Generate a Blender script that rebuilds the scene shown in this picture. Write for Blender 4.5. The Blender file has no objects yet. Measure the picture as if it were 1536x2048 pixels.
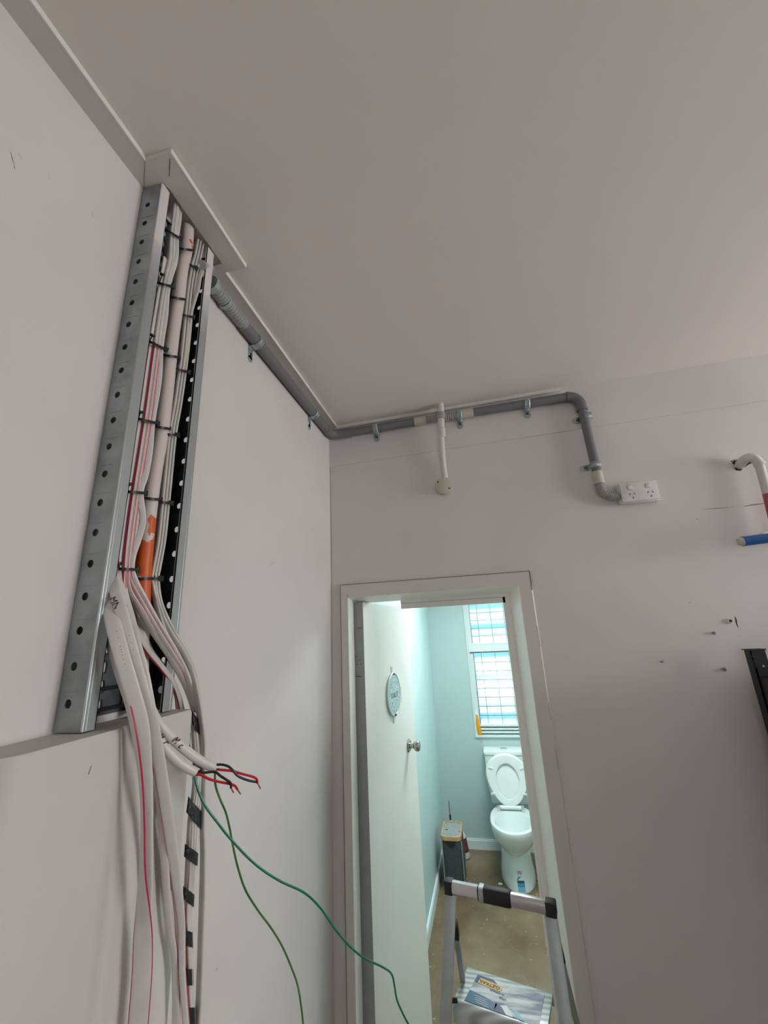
import bpy, bmesh, math, random
from mathutils import Vector, Matrix
random.seed(7)
SC = bpy.context.scene
COL = SC.collection

# ------------------------------------------------------------------ camera
F_PX, YAW, PITCH, ROLL = 825.794, math.radians(12.168), math.radians(16.664), math.radians(-2.727)
CAMZ = 1.85
fw = Vector((-math.sin(YAW)*math.cos(PITCH), math.cos(YAW)*math.cos(PITCH), math.sin(PITCH)))
r0 = Vector((math.cos(YAW), math.sin(YAW), 0)); u0 = r0.cross(fw)
rt = math.cos(ROLL)*r0 + math.sin(ROLL)*u0
up = -math.sin(ROLL)*r0 + math.cos(ROLL)*u0
CAM = Vector((0, 0, CAMZ))
cd = bpy.data.cameras.new('camera'); cam = bpy.data.objects.new('camera', cd); COL.objects.link(cam)
cd.sensor_fit = 'HORIZONTAL'; cd.sensor_width = 36; cd.lens = F_PX/1536*36; cd.clip_start = .02
cam.matrix_world = Matrix(((rt.x, up.x, -fw.x, 0), (rt.y, up.y, -fw.y, 0), (rt.z, up.z, -fw.z, CAMZ), (0, 0, 0, 1)))
SC.camera = cam

# ------------------------------------------------------------------ view, sky, daylight
SC.view_settings.view_transform = 'Standard'
SC.view_settings.look = 'None'
SC.view_settings.gamma = 1
SC.view_settings.use_curve_mapping = False
SC.view_settings.exposure = 0.0
w = bpy.data.worlds.new('sky'); SC.world = w; w.use_nodes = True
bg = w.node_tree.nodes['Background']
bg.inputs[0].default_value = (.86, .97, 1.0, 1)
bg.inputs[1].default_value = 3.6
SC.cycles.max_bounces = 14; SC.cycles.diffuse_bounces = 8; SC.cycles.transparent_max_bounces = 24

def portal(name, loc, rot, sx, sy):
    l = bpy.data.lights.new(name, 'AREA'); l.shape = 'RECTANGLE'; l.size = sx; l.size_y = sy
    l.cycles.is_portal = True
    o = bpy.data.objects.new(name, l); COL.objects.link(o); o.location = loc; o.rotation_euler = rot
    return o
def daylight(name, loc, rot, sx, sy, power, col):
    l = bpy.data.lights.new(name, 'AREA'); l.shape = 'RECTANGLE'; l.size = sx; l.size_y = sy
    l.energy = power; l.color = col
    o = bpy.data.objects.new(name, l); COL.objects.link(o); o.location = loc; o.rotation_euler = rot
    return o
R90 = math.pi/2
FRONT_X1 = 3.6; REAR_Y = -3.2
# daylight coming in by the toilet window, the shopfront behind the camera and the side window on the right
portal('toilet_window_portal', (.225, 4.62, 1.60), (-R90, 0, 0), .74, 1.38)
daylight('toilet_fill_light', (.16, 3.15, 2.44), (0, 0, 0), .60, .60, 27, (.95, 1.0, .985))  # added fill light, not daylight; brightens the toilet room
daylight('rear_window_daylight', (1.2, REAR_Y-.06, 1.75), (R90, 0, 0), 1.6, 1.1, 2, (1.0, .985, .965))
daylight('side_window_daylight', (FRONT_X1+.06, 1.05, 1.95), (0, R90, 0), 1.2, 1.2, 62, (1.0, .985, .965))

# ------------------------------------------------------------------ helpers
def ray(x, y):
    return (x-768)/F_PX*rt + (1024-y)/F_PX*up + fw
def at(x, y, ax, v):
    """the place a sight line meets the plane ax=v (world metres); 'd' = distance along the view axis"""
    d = ray(x, y)
    if ax == 'd':
        return CAM + d*v
    k = 'xyz'.index(ax)
    return CAM + d*((v-CAM[k])/d[k])

def tag(o, label=None, cat=None, group=None, kind=None):
    if label: o['label'] = label
    if cat: o['category'] = cat
    if group: o['group'] = group
    if kind: o['kind'] = kind
    return o
def empty(name, loc=(0, 0, 0), label=None, cat=None, group=None, kind=None):
    o = bpy.data.objects.new(name, None); COL.objects.link(o); o.location = loc
    o.empty_display_size = .05
    return tag(o, label, cat, group, kind)

class MB:
    def __init__(s): s.bm = bmesh.new()
    def quad(s, pts, mi=0):
        f = s.bm.faces.new([s.bm.verts.new(p) for p in pts]); f.material_index = mi; return f
    def box(s, a, b, mi=0, bev=0):
        x0, y0, z0 = a; x1, y1, z1 = b
        if x0 > x1: x0, x1 = x1, x0
        if y0 > y1: y0, y1 = y1, y0
        if z0 > z1: z0, z1 = z1, z0
        t = bmesh.new() if bev else s.bm
        v = [t.verts.new(p) for p in ((x0,y0,z0),(x1,y0,z0),(x1,y1,z0),(x0,y1,z0),(x0,y0,z1),(x1,y0,z1),(x1,y1,z1),(x0,y1,z1))]
        for i in ((3,2,1,0),(4,5,6,7),(0,1,5,4),(1,2,6,5),(2,3,7,6),(3,0,4,7)):
            f = t.faces.new([v[k] for k in i]); f.material_index = mi
        if bev:
            bmesh.ops.bevel(t, geom=t.edges[:], offset=bev, segments=2, profile=.5, affect='EDGES')
            for f in t.faces: f.material_index = mi
            s.merge(t)
        return s
    def merge(s, t, M=None):
        if M is not None: bmesh.ops.transform(t, matrix=M, verts=t.verts)
        me = bpy.data.meshes.new('t'); t.to_mesh(me); t.free(); s.bm.from_mesh(me); bpy.data.meshes.remove(me)
    def bar(s, p, q, wx, wy, upv=(0, 0, 1), mi=0, bev=0):
        """rectangular bar p->q, wx across (perp. to upv), wy along upv"""
        p = Vector(p); q = Vector(q); d = q-p; L = d.length; d.normalize()
        sx = d.cross(Vector(upv)).normalized(); sy = sx.cross(d).normalized()
        t = MB(); t.box((-wx/2, -wy/2, 0), (wx/2, wy/2, L), mi, bev)
        M = Matrix(((sx.x, sy.x, d.x, p.x), (sx.y, sy.y, d.y, p.y), (sx.z, sy.z, d.z, p.z), (0, 0, 0, 1)))
        s.merge(t.bm, M); return s
    def loft(s, rings, close=True, caps=True, mi=0):
        R = [[s.bm.verts.new(p) for p in r] for r in rings]; n = len(R[0])
        for ri, (a, b) in enumerate(zip(R, R[1:])):
            for i in range(n if close else n-1):
                j = (i+1) % n
                f = s.bm.faces.new((a[i], a[j], b[j], b[i])); f.material_index = mi if not callable(mi) else mi(i, ri)
        if caps:
            for r in (R[0][::-1], R[-1]):
                try: f = s.bm.faces.new(r); f.material_index = 0 if callable(mi) else mi
                except ValueError: pass
        return R
    def tube(s, pts, r, n=12, mi=0, caps=True, rad=None, up=None):
        pts = [Vector(p) for p in pts]; rings = []
        T = [(pts[min(i+1, len(pts)-1)]-pts[max(i-1, 0)]).normalized() for i in range(len(pts))]
        a = Vector(up) if up else (Vector((0, 0, 1)) if abs(T[0].z) < .9 else Vector((1, 0, 0)))
        a = (a - T[0]*a.dot(T[0])).normalized()
        for i, p in enumerate(pts):
            a = (a - T[i]*a.dot(T[i])).normalized(); b = T[i].cross(a)
            rr = rad(i/(len(pts)-1)) if rad else r
            rings.append([p + rr*(math.cos(2*math.pi*k/n)*a + math.sin(2*math.pi*k/n)*b) for k in range(n)])
        s.loft(rings, True, caps, mi); return s
    def cyl(s, c, axis, r, h, n=24, mi=0, bev=0):
        c = Vector(c); d = Vector(axis).normalized()
        P = [c - d*h/2, c + d*h/2]
        if bev: 
            s.tube([P[0], P[0]+d*1e-6, P[0]+d*bev, P[1]-d*bev, P[1]-d*1e-6, P[1]], r, n, mi, rad=None)
        else: s.tube(P, r, n, mi)
        return s
    def prism(s, poly, z0, z1, M=None, mi=0):
        """poly in (u,v), extruded along w from z0 to z1, mapped by M"""
        a = [Vector((u, v, z0)) for u, v in poly]; b = [Vector((u, v, z1)) for u, v in poly]
        if M is not None: a = [M @ p for p in a]; b = [M @ p for p in b]
        s.loft([a, b], True, True, mi); return s
    def build(s, name, mats, parent=None, smooth=35, kind=None):
        bmesh.ops.recalc_face_normals(s.bm, faces=s.bm.faces)
        me = bpy.data.meshes.new(name); s.bm.to_mesh(me); s.bm.free()
        if not isinstance(mats, (list, tuple)): mats = [mats]
        for m in mats: me.materials.append(m)
        if smooth:
            me.shade_smooth(); me.set_sharp_from_angle(angle=math.radians(smooth))
        o = bpy.data.objects.new(name, me); COL.objects.link(o)
        if parent is not None:
            o.parent = parent
            o.location = -Vector(parent.location) if parent.parent is None else Vector((0, 0, 0))
        if kind: o['kind'] = kind
        return o

def catmull(P, n=8):
    """P: list of tuples of floats of equal length"""
    out = []
    Q = [P[0]] + list(P) + [P[-1]]
    for i in range(1, len(Q)-2):
        for k in range(n):
            t = k/n
            out.append(tuple(.5*((2*b) + (c-a)*t + (2*a-5*b+4*c-d)*t*t + (3*b-a-3*c+d)*t**3) for a, b, c, d in zip(Q[i-1], Q[i], Q[i+1], Q[i+2])))
    out.append(tuple(P[-1])); return out

# ------------------------------------------------------------------ materials
def mat(name, col, rough=.6, metal=0, noise=0, nscale=8, bump=0, bscale=60, col2=None, spec=.5, trans=0, stretch=None):
    m = bpy.data.materials.new(name); m.use_nodes = True; nt = m.node_tree; b = nt.nodes['Principled BSDF']
    b.inputs['Base Color'].default_value = (*col, 1); b.inputs['Roughness'].default_value = rough
    b.inputs['Metallic'].default_value = metal; b.inputs['Specular IOR Level'].default_value = spec
    tc = nt.nodes.new('ShaderNodeTexCoord'); src = tc.outputs['Object']
    if stretch:
        mp = nt.nodes.new('ShaderNodeMapping'); mp.inputs['Scale'].default_value = stretch
        nt.links.new(src, mp.inputs[0]); src = mp.outputs[0]
    if noise or col2:
        n = nt.nodes.new('ShaderNodeTexNoise'); n.inputs['Scale'].default_value = nscale; n.inputs['Detail'].default_value = 5
        nt.links.new(src, n.inputs['Vector'])
        mx = nt.nodes.new('ShaderNodeMix'); mx.data_type = 'RGBA'
        c2 = col2 or tuple(max(0, c*(1-noise)) for c in col)
        mr = nt.nodes.new('ShaderNodeMapRange'); mr.inputs[1].default_value = .35; mr.inputs[2].default_value = .65
        nt.links.new(n.outputs[0], mr.inputs[0]); nt.links.new(mr.outputs[0], mx.inputs[0])
        mx.inputs[6].default_value = (*col, 1); mx.inputs[7].default_value = (*c2, 1)
        nt.links.new(mx.outputs[2], b.inputs['Base Color'])
    if bump:
        n2 = nt.nodes.new('ShaderNodeTexNoise'); n2.inputs['Scale'].default_value = bscale; n2.inputs['Detail'].default_value = 4
        nt.links.new(src, n2.inputs['Vector'])
        bp = nt.nodes.new('ShaderNodeBump'); bp.inputs['Strength'].default_value = bump; bp.inputs['Distance'].default_value = .01
        nt.links.new(n2.outputs[0], bp.inputs['Height']); nt.links.new(bp.outputs[0], b.inputs['Normal'])
    return m
M = {}
M['wall'] = mat('wall_paint', (.67, .635, .62), .62, noise=.05, nscale=3.5, bump=.10, bscale=9)
M['ceil'] = mat('ceiling_paint', (.75, .70, .675), .8, noise=.03, nscale=2, bump=.05, bscale=12)
M['trim'] = mat('trim_paint', (.63, .59, .57), .5, noise=.04, nscale=6, bump=.05, bscale=20)
M['lit_edge_caulk'] = mat('lit_edge_and_caulk', (.74, .72, .70), .5)  # trim lightened for window light on board edges; also the caulk's own white
M['crack'] = mat('crack_dark', (.05, .045, .042), .9)
M['scuff'] = mat('scuff_grey', (.28, .27, .26), .8)
M['cover'] = mat('cover_paint', (.58, .55, .525), .62, noise=.03, nscale=4, bump=.08, bscale=7)
M['galv'] = mat('galvanised_steel', (.40, .43, .44), .42, .75, noise=.28, nscale=22, bump=.05, bscale=80)
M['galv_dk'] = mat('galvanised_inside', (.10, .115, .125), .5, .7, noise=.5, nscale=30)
M['seam'] = mat('seam_grey', (.22, .24, .25), .5, .5)
M['galv_new'] = mat('zinc_clip', (.42, .485, .48), .38, .4, noise=.2, nscale=60)
M['conduit'] = mat('grey_conduit', (.155, .155, .165), .5)
M['conduit_w'] = mat('white_conduit', (.64, .60, .585), .45, noise=.05, nscale=20)
M['cream'] = mat('cream_fitting', (.52, .49, .41), .5)
M['flex'] = mat('grey_flex', (.36, .365, .35), .5)
M['plastic'] = mat('white_plastic', (.70, .66, .655), .3)
M['slot'] = mat('dark_slot', (.015, .013, .012), .7)
M['cab'] = mat('cable_white', (.66, .62, .605), .4, noise=.05, nscale=40)
M['cab_g'] = mat('cable_grey', (.56, .54, .51), .42, noise=.08, nscale=40)
M['red'] = mat('stripe_red', (.46, .012, .07), .4)
M['coral'] = mat('stripe_coral', (.62, .10, .11), .4)
M['black'] = mat('black_nylon', (.006, .006, .007), .42)
M['tape'] = mat('black_tape', (.006, .006, .007), .38, bump=.4, bscale=140)
M['wred'] = mat('wire_red', (.50, .006, .018), .35)
M['wblk'] = mat('wire_black', (.012, .008, .008), .35)
M['wgrn'] = mat('wire_green', (.0, .17, .085), .35)
M['wgrn2'] = mat('wire_green_yellow', (.025, .15, .05), .35, col2=(.10, .22, .04), nscale=30)
M['copper'] = mat('copper', (.42, .24, .18), .35, .8)
M['ink'] = mat('marker_ink', (.02, .02, .022), .7)
M['inkg'] = mat('printed_grey', (.30, .29, .30), .7)
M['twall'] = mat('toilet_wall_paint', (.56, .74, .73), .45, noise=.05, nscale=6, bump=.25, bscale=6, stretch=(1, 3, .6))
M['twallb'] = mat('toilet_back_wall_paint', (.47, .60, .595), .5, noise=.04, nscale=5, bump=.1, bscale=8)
M['tceil'] = mat('toilet_ceiling', (.75, .80, .80), .7)
M['twood'] = mat('toilet_woodwork', (.74, .84, .84), .4, noise=.04, nscale=8)
M['door'] = mat('door_paint', (.88, .86, .82), .38, noise=.03, nscale=4, bump=.08, bscale=12)
M['dooredge_dim'] = mat('door_edge_dimmed', (.36, .37, .375), .5, noise=.08, nscale=18)  # door colour darkened for the front room's dimmer light on its edge
M['jamb'] = mat('jamb_paint', (.86, .85, .81), .42, noise=.03, nscale=6)
M['ceramic'] = mat('ceramic', (.80, .85, .84), .08)
M['seat'] = mat('seat_plastic', (.80, .85, .83), .18)
M['alu'] = mat('aluminium', (.40, .43, .43), .42, .4, noise=.12, nscale=30)
M['alu_rail'] = mat('rail_aluminium', (.62, .61, .63), .28, .6, noise=.1, nscale=30)
M['steel'] = mat('knob_steel', (.42, .40, .37), .22, .95)
M['blue'] = mat('blue_plastic', (.005, .085, .27), .35)
M['rackb'] = mat('black_rack', (.008, .008, .010), .5)
M['pink'] = mat('red_lacquer', (.42, .20, .19), .4)
M['redpaint'] = mat('red_sleeve', (.40, .09, .085), .45)
M['bamboo'] = mat('bamboo', (.62, .38, .19), .4, noise=.15, nscale=30)
M['felt'] = mat('grey_felt', (.075, .088, .092), .95, noise=.25, nscale=70, bump=.3, bscale=200)
M['felt_l'] = mat('grey_felt_lid', (.34, .39, .385), .95, noise=.25, nscale=70, bump=.3, bscale=200)
M['amber'] = mat('amber_soap', (.75, .30, .005), .25)
M['clearp'] = mat('clear_plastic', (.75, .80, .78), .2)
M['bottle'] = mat('bottle_white', (.70, .72, .70), .35)
M['labred'] = mat('label_red', (.35, .03, .06), .4, col2=(.03, .03, .04), nscale=26)
M['rubber'] = mat('rubber', (.012, .012, .013), .6)
M['water'] = mat('water', (.32, .52, .50), .05)
M['board_w'] = mat('board_white', (.78, .80, .80), .6)
M['board_b'] = mat('board_blue', (.12, .42, .56), .6)
M['ground'] = mat('ground', (.3, .3, .28), .9)
M['chrome'] = mat('chrome', (.7, .72, .72), .12, .95)
M['paper'] = mat('sticker_white', (.78, .80, .82), .4)
M['b1'] = mat('sticker_blue', (.03, .32, .55), .4)
M['b2'] = mat('sticker_dark', (.04, .09, .12), .4)
M['b3'] = mat('sticker_pale_blue', (.20, .50, .65), .4)
M['wine'] = mat('sticker_mauve', (.28, .14, .2), .4)
M['yellow'] = mat('logo_yellow', (.66, .44, .10), .4)
M['navy'] = mat('label_navy', (.035, .06, .16), .35)
M['teal'] = mat('label_teal', (.03, .14, .26), .35)
M['enamel'] = mat('enamel_plaque', (.62, .76, .75), .3, col2=(.36, .52, .52), nscale=55)
M['silver'] = mat('silver_rim', (.55, .62, .60), .3, .6)

def node_mat(name): 
    m = bpy.data.materials.new(name); m.use_nodes = True
    return m, m.node_tree, m.node_tree.nodes['Principled BSDF']
# tray lip: zinc with white overspray near the ceiling
m, nt, b = node_mat('oversprayed_zinc'); M['galv_lip'] = m
tc = nt.nodes.new('ShaderNodeTexCoord'); sp = nt.nodes.new('ShaderNodeSeparateXYZ'); nt.links.new(tc.outputs['Object'], sp.inputs[0])
n = nt.nodes.new('ShaderNodeTexNoise'); n.inputs['Scale'].default_value = 14; n.inputs['Detail'].default_value = 5; nt.links.new(tc.outputs['Object'], n.inputs[0])
ad = nt.nodes.new('ShaderNodeMath'); ad.operation = 'MULTIPLY_ADD'; nt.links.new(n.outputs[0], ad.inputs[0]); ad.inputs[1].default_value = .16; nt.links.new(sp.outputs[2], ad.inputs[2])
mr = nt.nodes.new('ShaderNodeMapRange'); mr.inputs[1].default_value = 2.67; mr.inputs[2].default_value = 2.79; nt.links.new(ad.outputs[0], mr.inputs[0])
mx = nt.nodes.new('ShaderNodeMix'); mx.data_type = 'RGBA'; nt.links.new(mr.outputs[0], mx.inputs[0]); mx.inputs[6].default_value = (.42, .45, .455, 1); mx.inputs[7].default_value = (.66, .62, .61, 1)
iv = nt.nodes.new('ShaderNodeMath'); iv.operation = 'MULTIPLY_ADD'; nt.links.new(mr.outputs[0], iv.inputs[0]); iv.inputs[1].default_value = -.65; iv.inputs[2].default_value = .65
nt.links.new(mx.outputs[2], b.inputs['Base Color']); nt.links.new(iv.outputs[0], b.inputs['Metallic']); b.inputs['Roughness'].default_value = .4
# orange conduit painted over in white, worn back in patches
m, nt, b = node_mat('worn_orange_conduit'); M['orange'] = m
tc = nt.nodes.new('ShaderNodeTexCoord'); sp = nt.nodes.new('ShaderNodeSeparateXYZ'); nt.links.new(tc.outputs['Object'], sp.inputs[0])
n = nt.nodes.new('ShaderNodeTexNoise'); n.inputs['Scale'].default_value = 26; n.inputs['Detail'].default_value = 6
nt.links.new(tc.outputs['Object'], n.inputs[0])
def mth(op, a, bb=None, c=None):
    x = nt.nodes.new('ShaderNodeMath'); x.operation = op
    for i, v in enumerate((a, bb, c)):
        if v is None: continue
        if isinstance(v, (int, float)): x.inputs[i].default_value = v
        else: nt.links.new(v, x.inputs[i])
    return x.outputs[0]
zr = nt.nodes.new('ShaderNodeValToRGB'); e = zr.color_ramp.elements
e[0].position = 0; e[0].color = (0, 0, 0, 1)
e[1].position = 1; e[1].color = (.3, .3, .3, 1)
for pos, v in ((.168, .0), (.178, 1.05), (.275, 1.0), (.33, .55), (.43, .26), (.50, .02), (.90, .02), (.95, .30)):
    q = e.new(pos); q.color = (v, v, v, 1)
zz = mth('MULTIPLY', mth('SUBTRACT', sp.outputs[2], 1.73), 1/1.13); nt.links.new(zz, zr.inputs[0])
yy = mth('MULTIPLY', mth('SUBTRACT', sp.outputs[1], .675), 9.0)
sel = mth('GREATER_THAN', mth('ADD', mth('ADD', mth('MULTIPLY', mth('SUBTRACT', n.outputs[0], .5), 2.2), zr.outputs[0]), yy), .56)
mx = nt.nodes.new('ShaderNodeMix'); mx.data_type = 'RGBA'; nt.links.new(sel, mx.inputs[0])
mx.inputs[6].default_value = (.62, .545, .515, 1); mx.inputs[7].default_value = (.62, .10, .012, 1)
nt.links.new(mx.outputs[2], b.inputs['Base Color']); b.inputs['Roughness'].default_value = .45
# polished brown concrete
m, nt, b = node_mat('polished_concrete'); M['concrete'] = m
tc = nt.nodes.new('ShaderNodeTexCoord')
n = nt.nodes.new('ShaderNodeTexNoise'); n.inputs['Scale'].default_value = 2.2; n.inputs['Detail'].default_value = 10; n.inputs['Roughness'].default_value = .62
nt.links.new(tc.outputs['Object'], n.inputs[0])
cr = nt.nodes.new('ShaderNodeValToRGB'); e = cr.color_ramp.elements
e[0].position = .25; e[0].color = (.11, .066, .032, 1); e[1].position = .74; e[1].color = (.30, .22, .135, 1)
q = e.new(.5); q.color = (.19, .133, .076, 1)
nt.links.new(n.outputs[0], cr.inputs[0])
vo = nt.nodes.new('ShaderNodeTexVoronoi'); vo.inputs['Scale'].default_value = 16; nt.links.new(tc.outputs['Object'], vo.inputs[0])
lt = mth('LESS_THAN', vo.outputs['Distance'], .085)
mx = nt.nodes.new('ShaderNodeMix'); mx.data_type = 'RGBA'; nt.links.new(lt, mx.inputs[0])
nt.links.new(cr.outputs[0], mx.inputs[6]); mx.inputs[7].default_value = (.42, .38, .30, 1)
nt.links.new(mx.outputs[2], b.inputs['Base Color'])
n3 = nt.nodes.new('ShaderNodeTexNoise'); n3.inputs['Scale'].default_value = 5; nt.links.new(tc.outputs['Object'], n3.inputs[0])
mr = nt.nodes.new('ShaderNodeMapRange'); mr.inputs[1].default_value = .35; mr.inputs[2].default_value = .65; mr.inputs[3].default_value = .16; mr.inputs[4].default_value = .4
nt.links.new(n3.outputs[0], mr.inputs[0]); nt.links.new(mr.outputs[0], b.inputs['Roughness'])
n4 = nt.nodes.new('ShaderNodeTexNoise'); n4.inputs['Scale'].default_value = 45; n4.inputs['Detail'].default_value = 4; nt.links.new(tc.outputs['Object'], n4.inputs[0])
bp = nt.nodes.new('ShaderNodeBump'); bp.inputs['Strength'].default_value = .25; bp.inputs['Distance'].default_value = .004
nt.links.new(n4.outputs[0], bp.inputs['Height']); nt.links.new(bp.outputs[0], b.inputs['Normal'])
# ribbed louvre glass: light passes, softly scattered
m = bpy.data.materials.new('ribbed_glass'); m.use_nodes = True; nt = m.node_tree; nt.nodes.clear(); M['glass'] = m
out = nt.nodes.new('ShaderNodeOutputMaterial'); tr = nt.nodes.new('ShaderNodeBsdfTransparent'); tr.inputs[0].default_value = (.90, .97, .97, 1)
tl = nt.nodes.new('ShaderNodeBsdfTranslucent'); tl.inputs[0].default_value = (.85, .95, .96, 1)
gl = nt.nodes.new('ShaderNodeBsdfGlossy'); gl.inputs['Roughness'].default_value = .15
a1 = nt.nodes.new('ShaderNodeMixShader'); a1.inputs[0].default_value = .14; nt.links.new(tr.outputs[0], a1.inputs[1]); nt.links.new(tl.outputs[0], a1.inputs[2])
a2 = nt.nodes.new('ShaderNodeMixShader'); a2.inputs[0].default_value = .015; nt.links.new(a1.outputs[0], a2.inputs[1]); nt.links.new(gl.outputs[0], a2.inputs[2])
nt.links.new(a2.outputs[0], out.inputs[0])
# brushed step top: grooves running along it
m, nt, b = node_mat('step_tread'); M['tread'] = m
tc = nt.nodes.new('ShaderNodeTexCoord'); wv = nt.nodes.new('ShaderNodeTexWave'); wv.bands_direction = 'Y'; wv.inputs['Scale'].default_value = 16
wv.inputs['Distortion'].default_value = 1.5; nt.links.new(tc.outputs['Object'], wv.inputs[0])
cr = nt.nodes.new('ShaderNodeValToRGB'); cr.color_ramp.elements[0].color = (.34, .37, .36, 1); cr.color_ramp.elements[1].color = (.66, .69, .68, 1)
nt.links.new(wv.outputs[0], cr.inputs[0]); nt.links.new(cr.outputs[0], b.inputs['Base Color']); b.inputs['Roughness'].default_value = .35; b.inputs['Metallic'].default_value = .3
m, nt, b = node_mat('step_label_photo'); M['photo'] = m
tc = nt.nodes.new('ShaderNodeTexCoord'); mp = nt.nodes.new('ShaderNodeMapping'); mp.inputs['Scale'].default_value = (5, 26, 5); nt.links.new(tc.outputs['Object'], mp.inputs[0])
n = nt.nodes.new('ShaderNodeTexNoise'); n.inputs['Scale'].default_value = 1.6; n.inputs['Detail'].default_value = 5; nt.links.new(mp.outputs[0], n.inputs[0])
cr = nt.nodes.new('ShaderNodeValToRGB'); e = cr.color_ramp.elements
e[0].position = .36; e[0].color = (.14, .14, .26, 1); e[1].position = .58; e[1].color = (.66, .70, .74, 1); q = e.new(.46); q.color = (.38, .42, .45, 1)
nt.links.new(n.outputs[0], cr.inputs[0]); nt.links.new(cr.outputs[0], b.inputs['Base Color']); b.inputs['Roughness'].default_value = .3

def text_mesh(name, s, size, M4, material, parent=None, ext=.0003, shear=0):
    c = bpy.data.curves.new('txt', 'FONT'); c.body = s; c.size = size; c.extrude = ext; c.align_x = 'CENTER'; c.align_y = 'CENTER'; c.shear = shear
    t = bpy.data.objects.new('txt', c); COL.objects.link(t)
    bpy.context.view_layer.update()
    me = bpy.data.meshes.new_from_object(t.evaluated_get(bpy.context.evaluated_depsgraph_get()))
    bpy.data.objects.remove(t); bpy.data.curves.remove(c)
    me.transform(M4); me.materials.clear(); me.materials.append(material); me.name = name
    o = bpy.data.objects.new(name, me); COL.objects.link(o)
    if parent is not None:
        o.parent = parent
        o.location = -Vector(parent.location) if parent.parent is None else Vector((0, 0, 0))
    return o
def frame(o, x, y):
    x = Vector(x).normalized(); y = Vector(y); z = x.cross(y).normalized(); y = z.cross(x)
    return Matrix(((x.x, y.x, z.x, o[0]), (x.y, y.y, z.y, o[1]), (x.z, y.z, z.z, o[2]), (0, 0, 0, 1)))

# ================================================================== SETTING
LX = -.653            # face of the left wall
BY = 1.80             # face of the wall with the door
TY0, TY1 = 1.97, 4.43 # toilet room
def ceil_z(x): return 2.874 + .016*(x-LX)
b = MB(); b.box((LX-.6, REAR_Y-.3, -.12), (FRONT_X1+.3, TY1+.3, 0)); b.build('floor', M['concrete'], smooth=0, kind='structure')
# ceiling of the front room
b = MB(); xs = (LX-.1, FRONT_X1+.1)
pts = [(xs[0], REAR_Y-.1), (xs[1], REAR_Y-.1), (xs[1], BY+.002), (xs[0], BY+.002)]
lo = [(x, y, ceil_z(x)) for x, y in pts]; hi = [(x, y, ceil_z(x)+.12) for x, y in pts]
b.loft([lo, hi]); b.build('ceiling', M['ceil'], smooth=0, kind='structure')
# left wall
b = MB(); b.box((LX-.12, REAR_Y-.1, 0), (LX, TY0-.02, 2.95)); wl = b.build('wall_left', M['wall'], smooth=0, kind='structure')
# wall with the door
OL, OR, OH = -.569, .162, 2.02
b = MB()
b.box((LX-.0, BY, 0), (OL-.02, TY0, 3.0)); b.box((OR+.02, BY, 0), (FRONT_X1+.1, TY0, 3.0)); b.box((OL-.02, BY, OH+.02), (OR+.02, TY0, 3.0))
wb = b.build('wall_back', M['wall'], smooth=0, kind='structure')
# the proud sheet across the top of that wall
b = MB(); x1 = 1.225
b.loft([[(LX, BY-.0045, 2.662), (x1, BY-.0045, 2.694), (x1, BY-.0045, ceil_z(x1)+.01), (LX, BY-.0045, ceil_z(LX)+.01)],
        [(LX, BY+.001, 2.662), (x1, BY+.001, 2.694), (x1, BY+.001, ceil_z(x1)+.01), (LX, BY+.001, ceil_z(LX)+.01)]])
b.build('trim_1', M['wall'], smooth=0, kind='structure')
# right and rear walls with their windows
b = MB(); X = FRONT_X1
wy0, wy1, wz0, wz1 = .45, 1.65, 1.35, 2.55
b.box((X, REAR_Y-.1, 0), (X+.12, wy0, 3.0)); b.box((X, wy1, 0), (X+.12, BY, 3.0)); b.box((X, wy0, 0), (X+.12, wy1, wz0)); b.box((X, wy0, wz1), (X+.12, wy1, 3.0))
b.build('wall_right', M['wall'], smooth=0, kind='structure')
b = MB(); Y = REAR_Y; rx0, rx1, rz0, rz1 = .4, 2.0, 1.2, 2.3
b.box((LX-.1, Y-.12, 0), (rx0, Y, 3.0)); b.box((rx1, Y-.12, 0), (X+.1, Y, 3.0)); b.box((rx0, Y-.12, 0), (rx1, Y, rz0)); b.box((rx0, Y-.12, rz1), (rx1, Y, 3.0))
b.build('wall_rear', M['wall'], smooth=0, kind='structure')
for nm, c0, c1, ax in (('window_2', (X+.02, wy0, wz0), (X+.07, wy1, wz1), 'y'), ('window_3', (rx0, Y-.07, rz0), (rx1, Y-.02, rz1), 'x')):
    b = MB(); t = .045
    (a0, a1, a2), (b0, b1, b2) = c0, c1
    b.box((a0, a1, a2), (b0, b1, a2+t)); b.box((a0, a1, b2-t), (b0, b1, b2))
    if ax == 'y':
        for yy in (a1, (a1+b1)/2-t/2, b1-t): b.box((a0, yy, a2), (b0, yy+t, b2))
    else:
        for xx in (a0, (a0+b0)/2-t/2, b0-t): b.box((xx, a1, a2), (xx+t, b1, b2))
    b.build(nm, M['trim'], smooth=0, kind='structure')

# ---- cornice strips against the ceiling, left wall
CU = 2.862; CT = .013
def strip_board(name, poly):
    """flat board under the ceiling; poly in x,y"""
    b = MB(); b.loft([[(x, y, CU) for x, y in poly], [(x, y, CU+CT) for x, y in poly]])
    return b.build(name, [M['trim']], smooth=0, kind='structure')
t1 = strip_board('trim_3', [(LX, REAR_Y), (-.607, REAR_Y), (-.607, .518), (LX, .518)])
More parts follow.
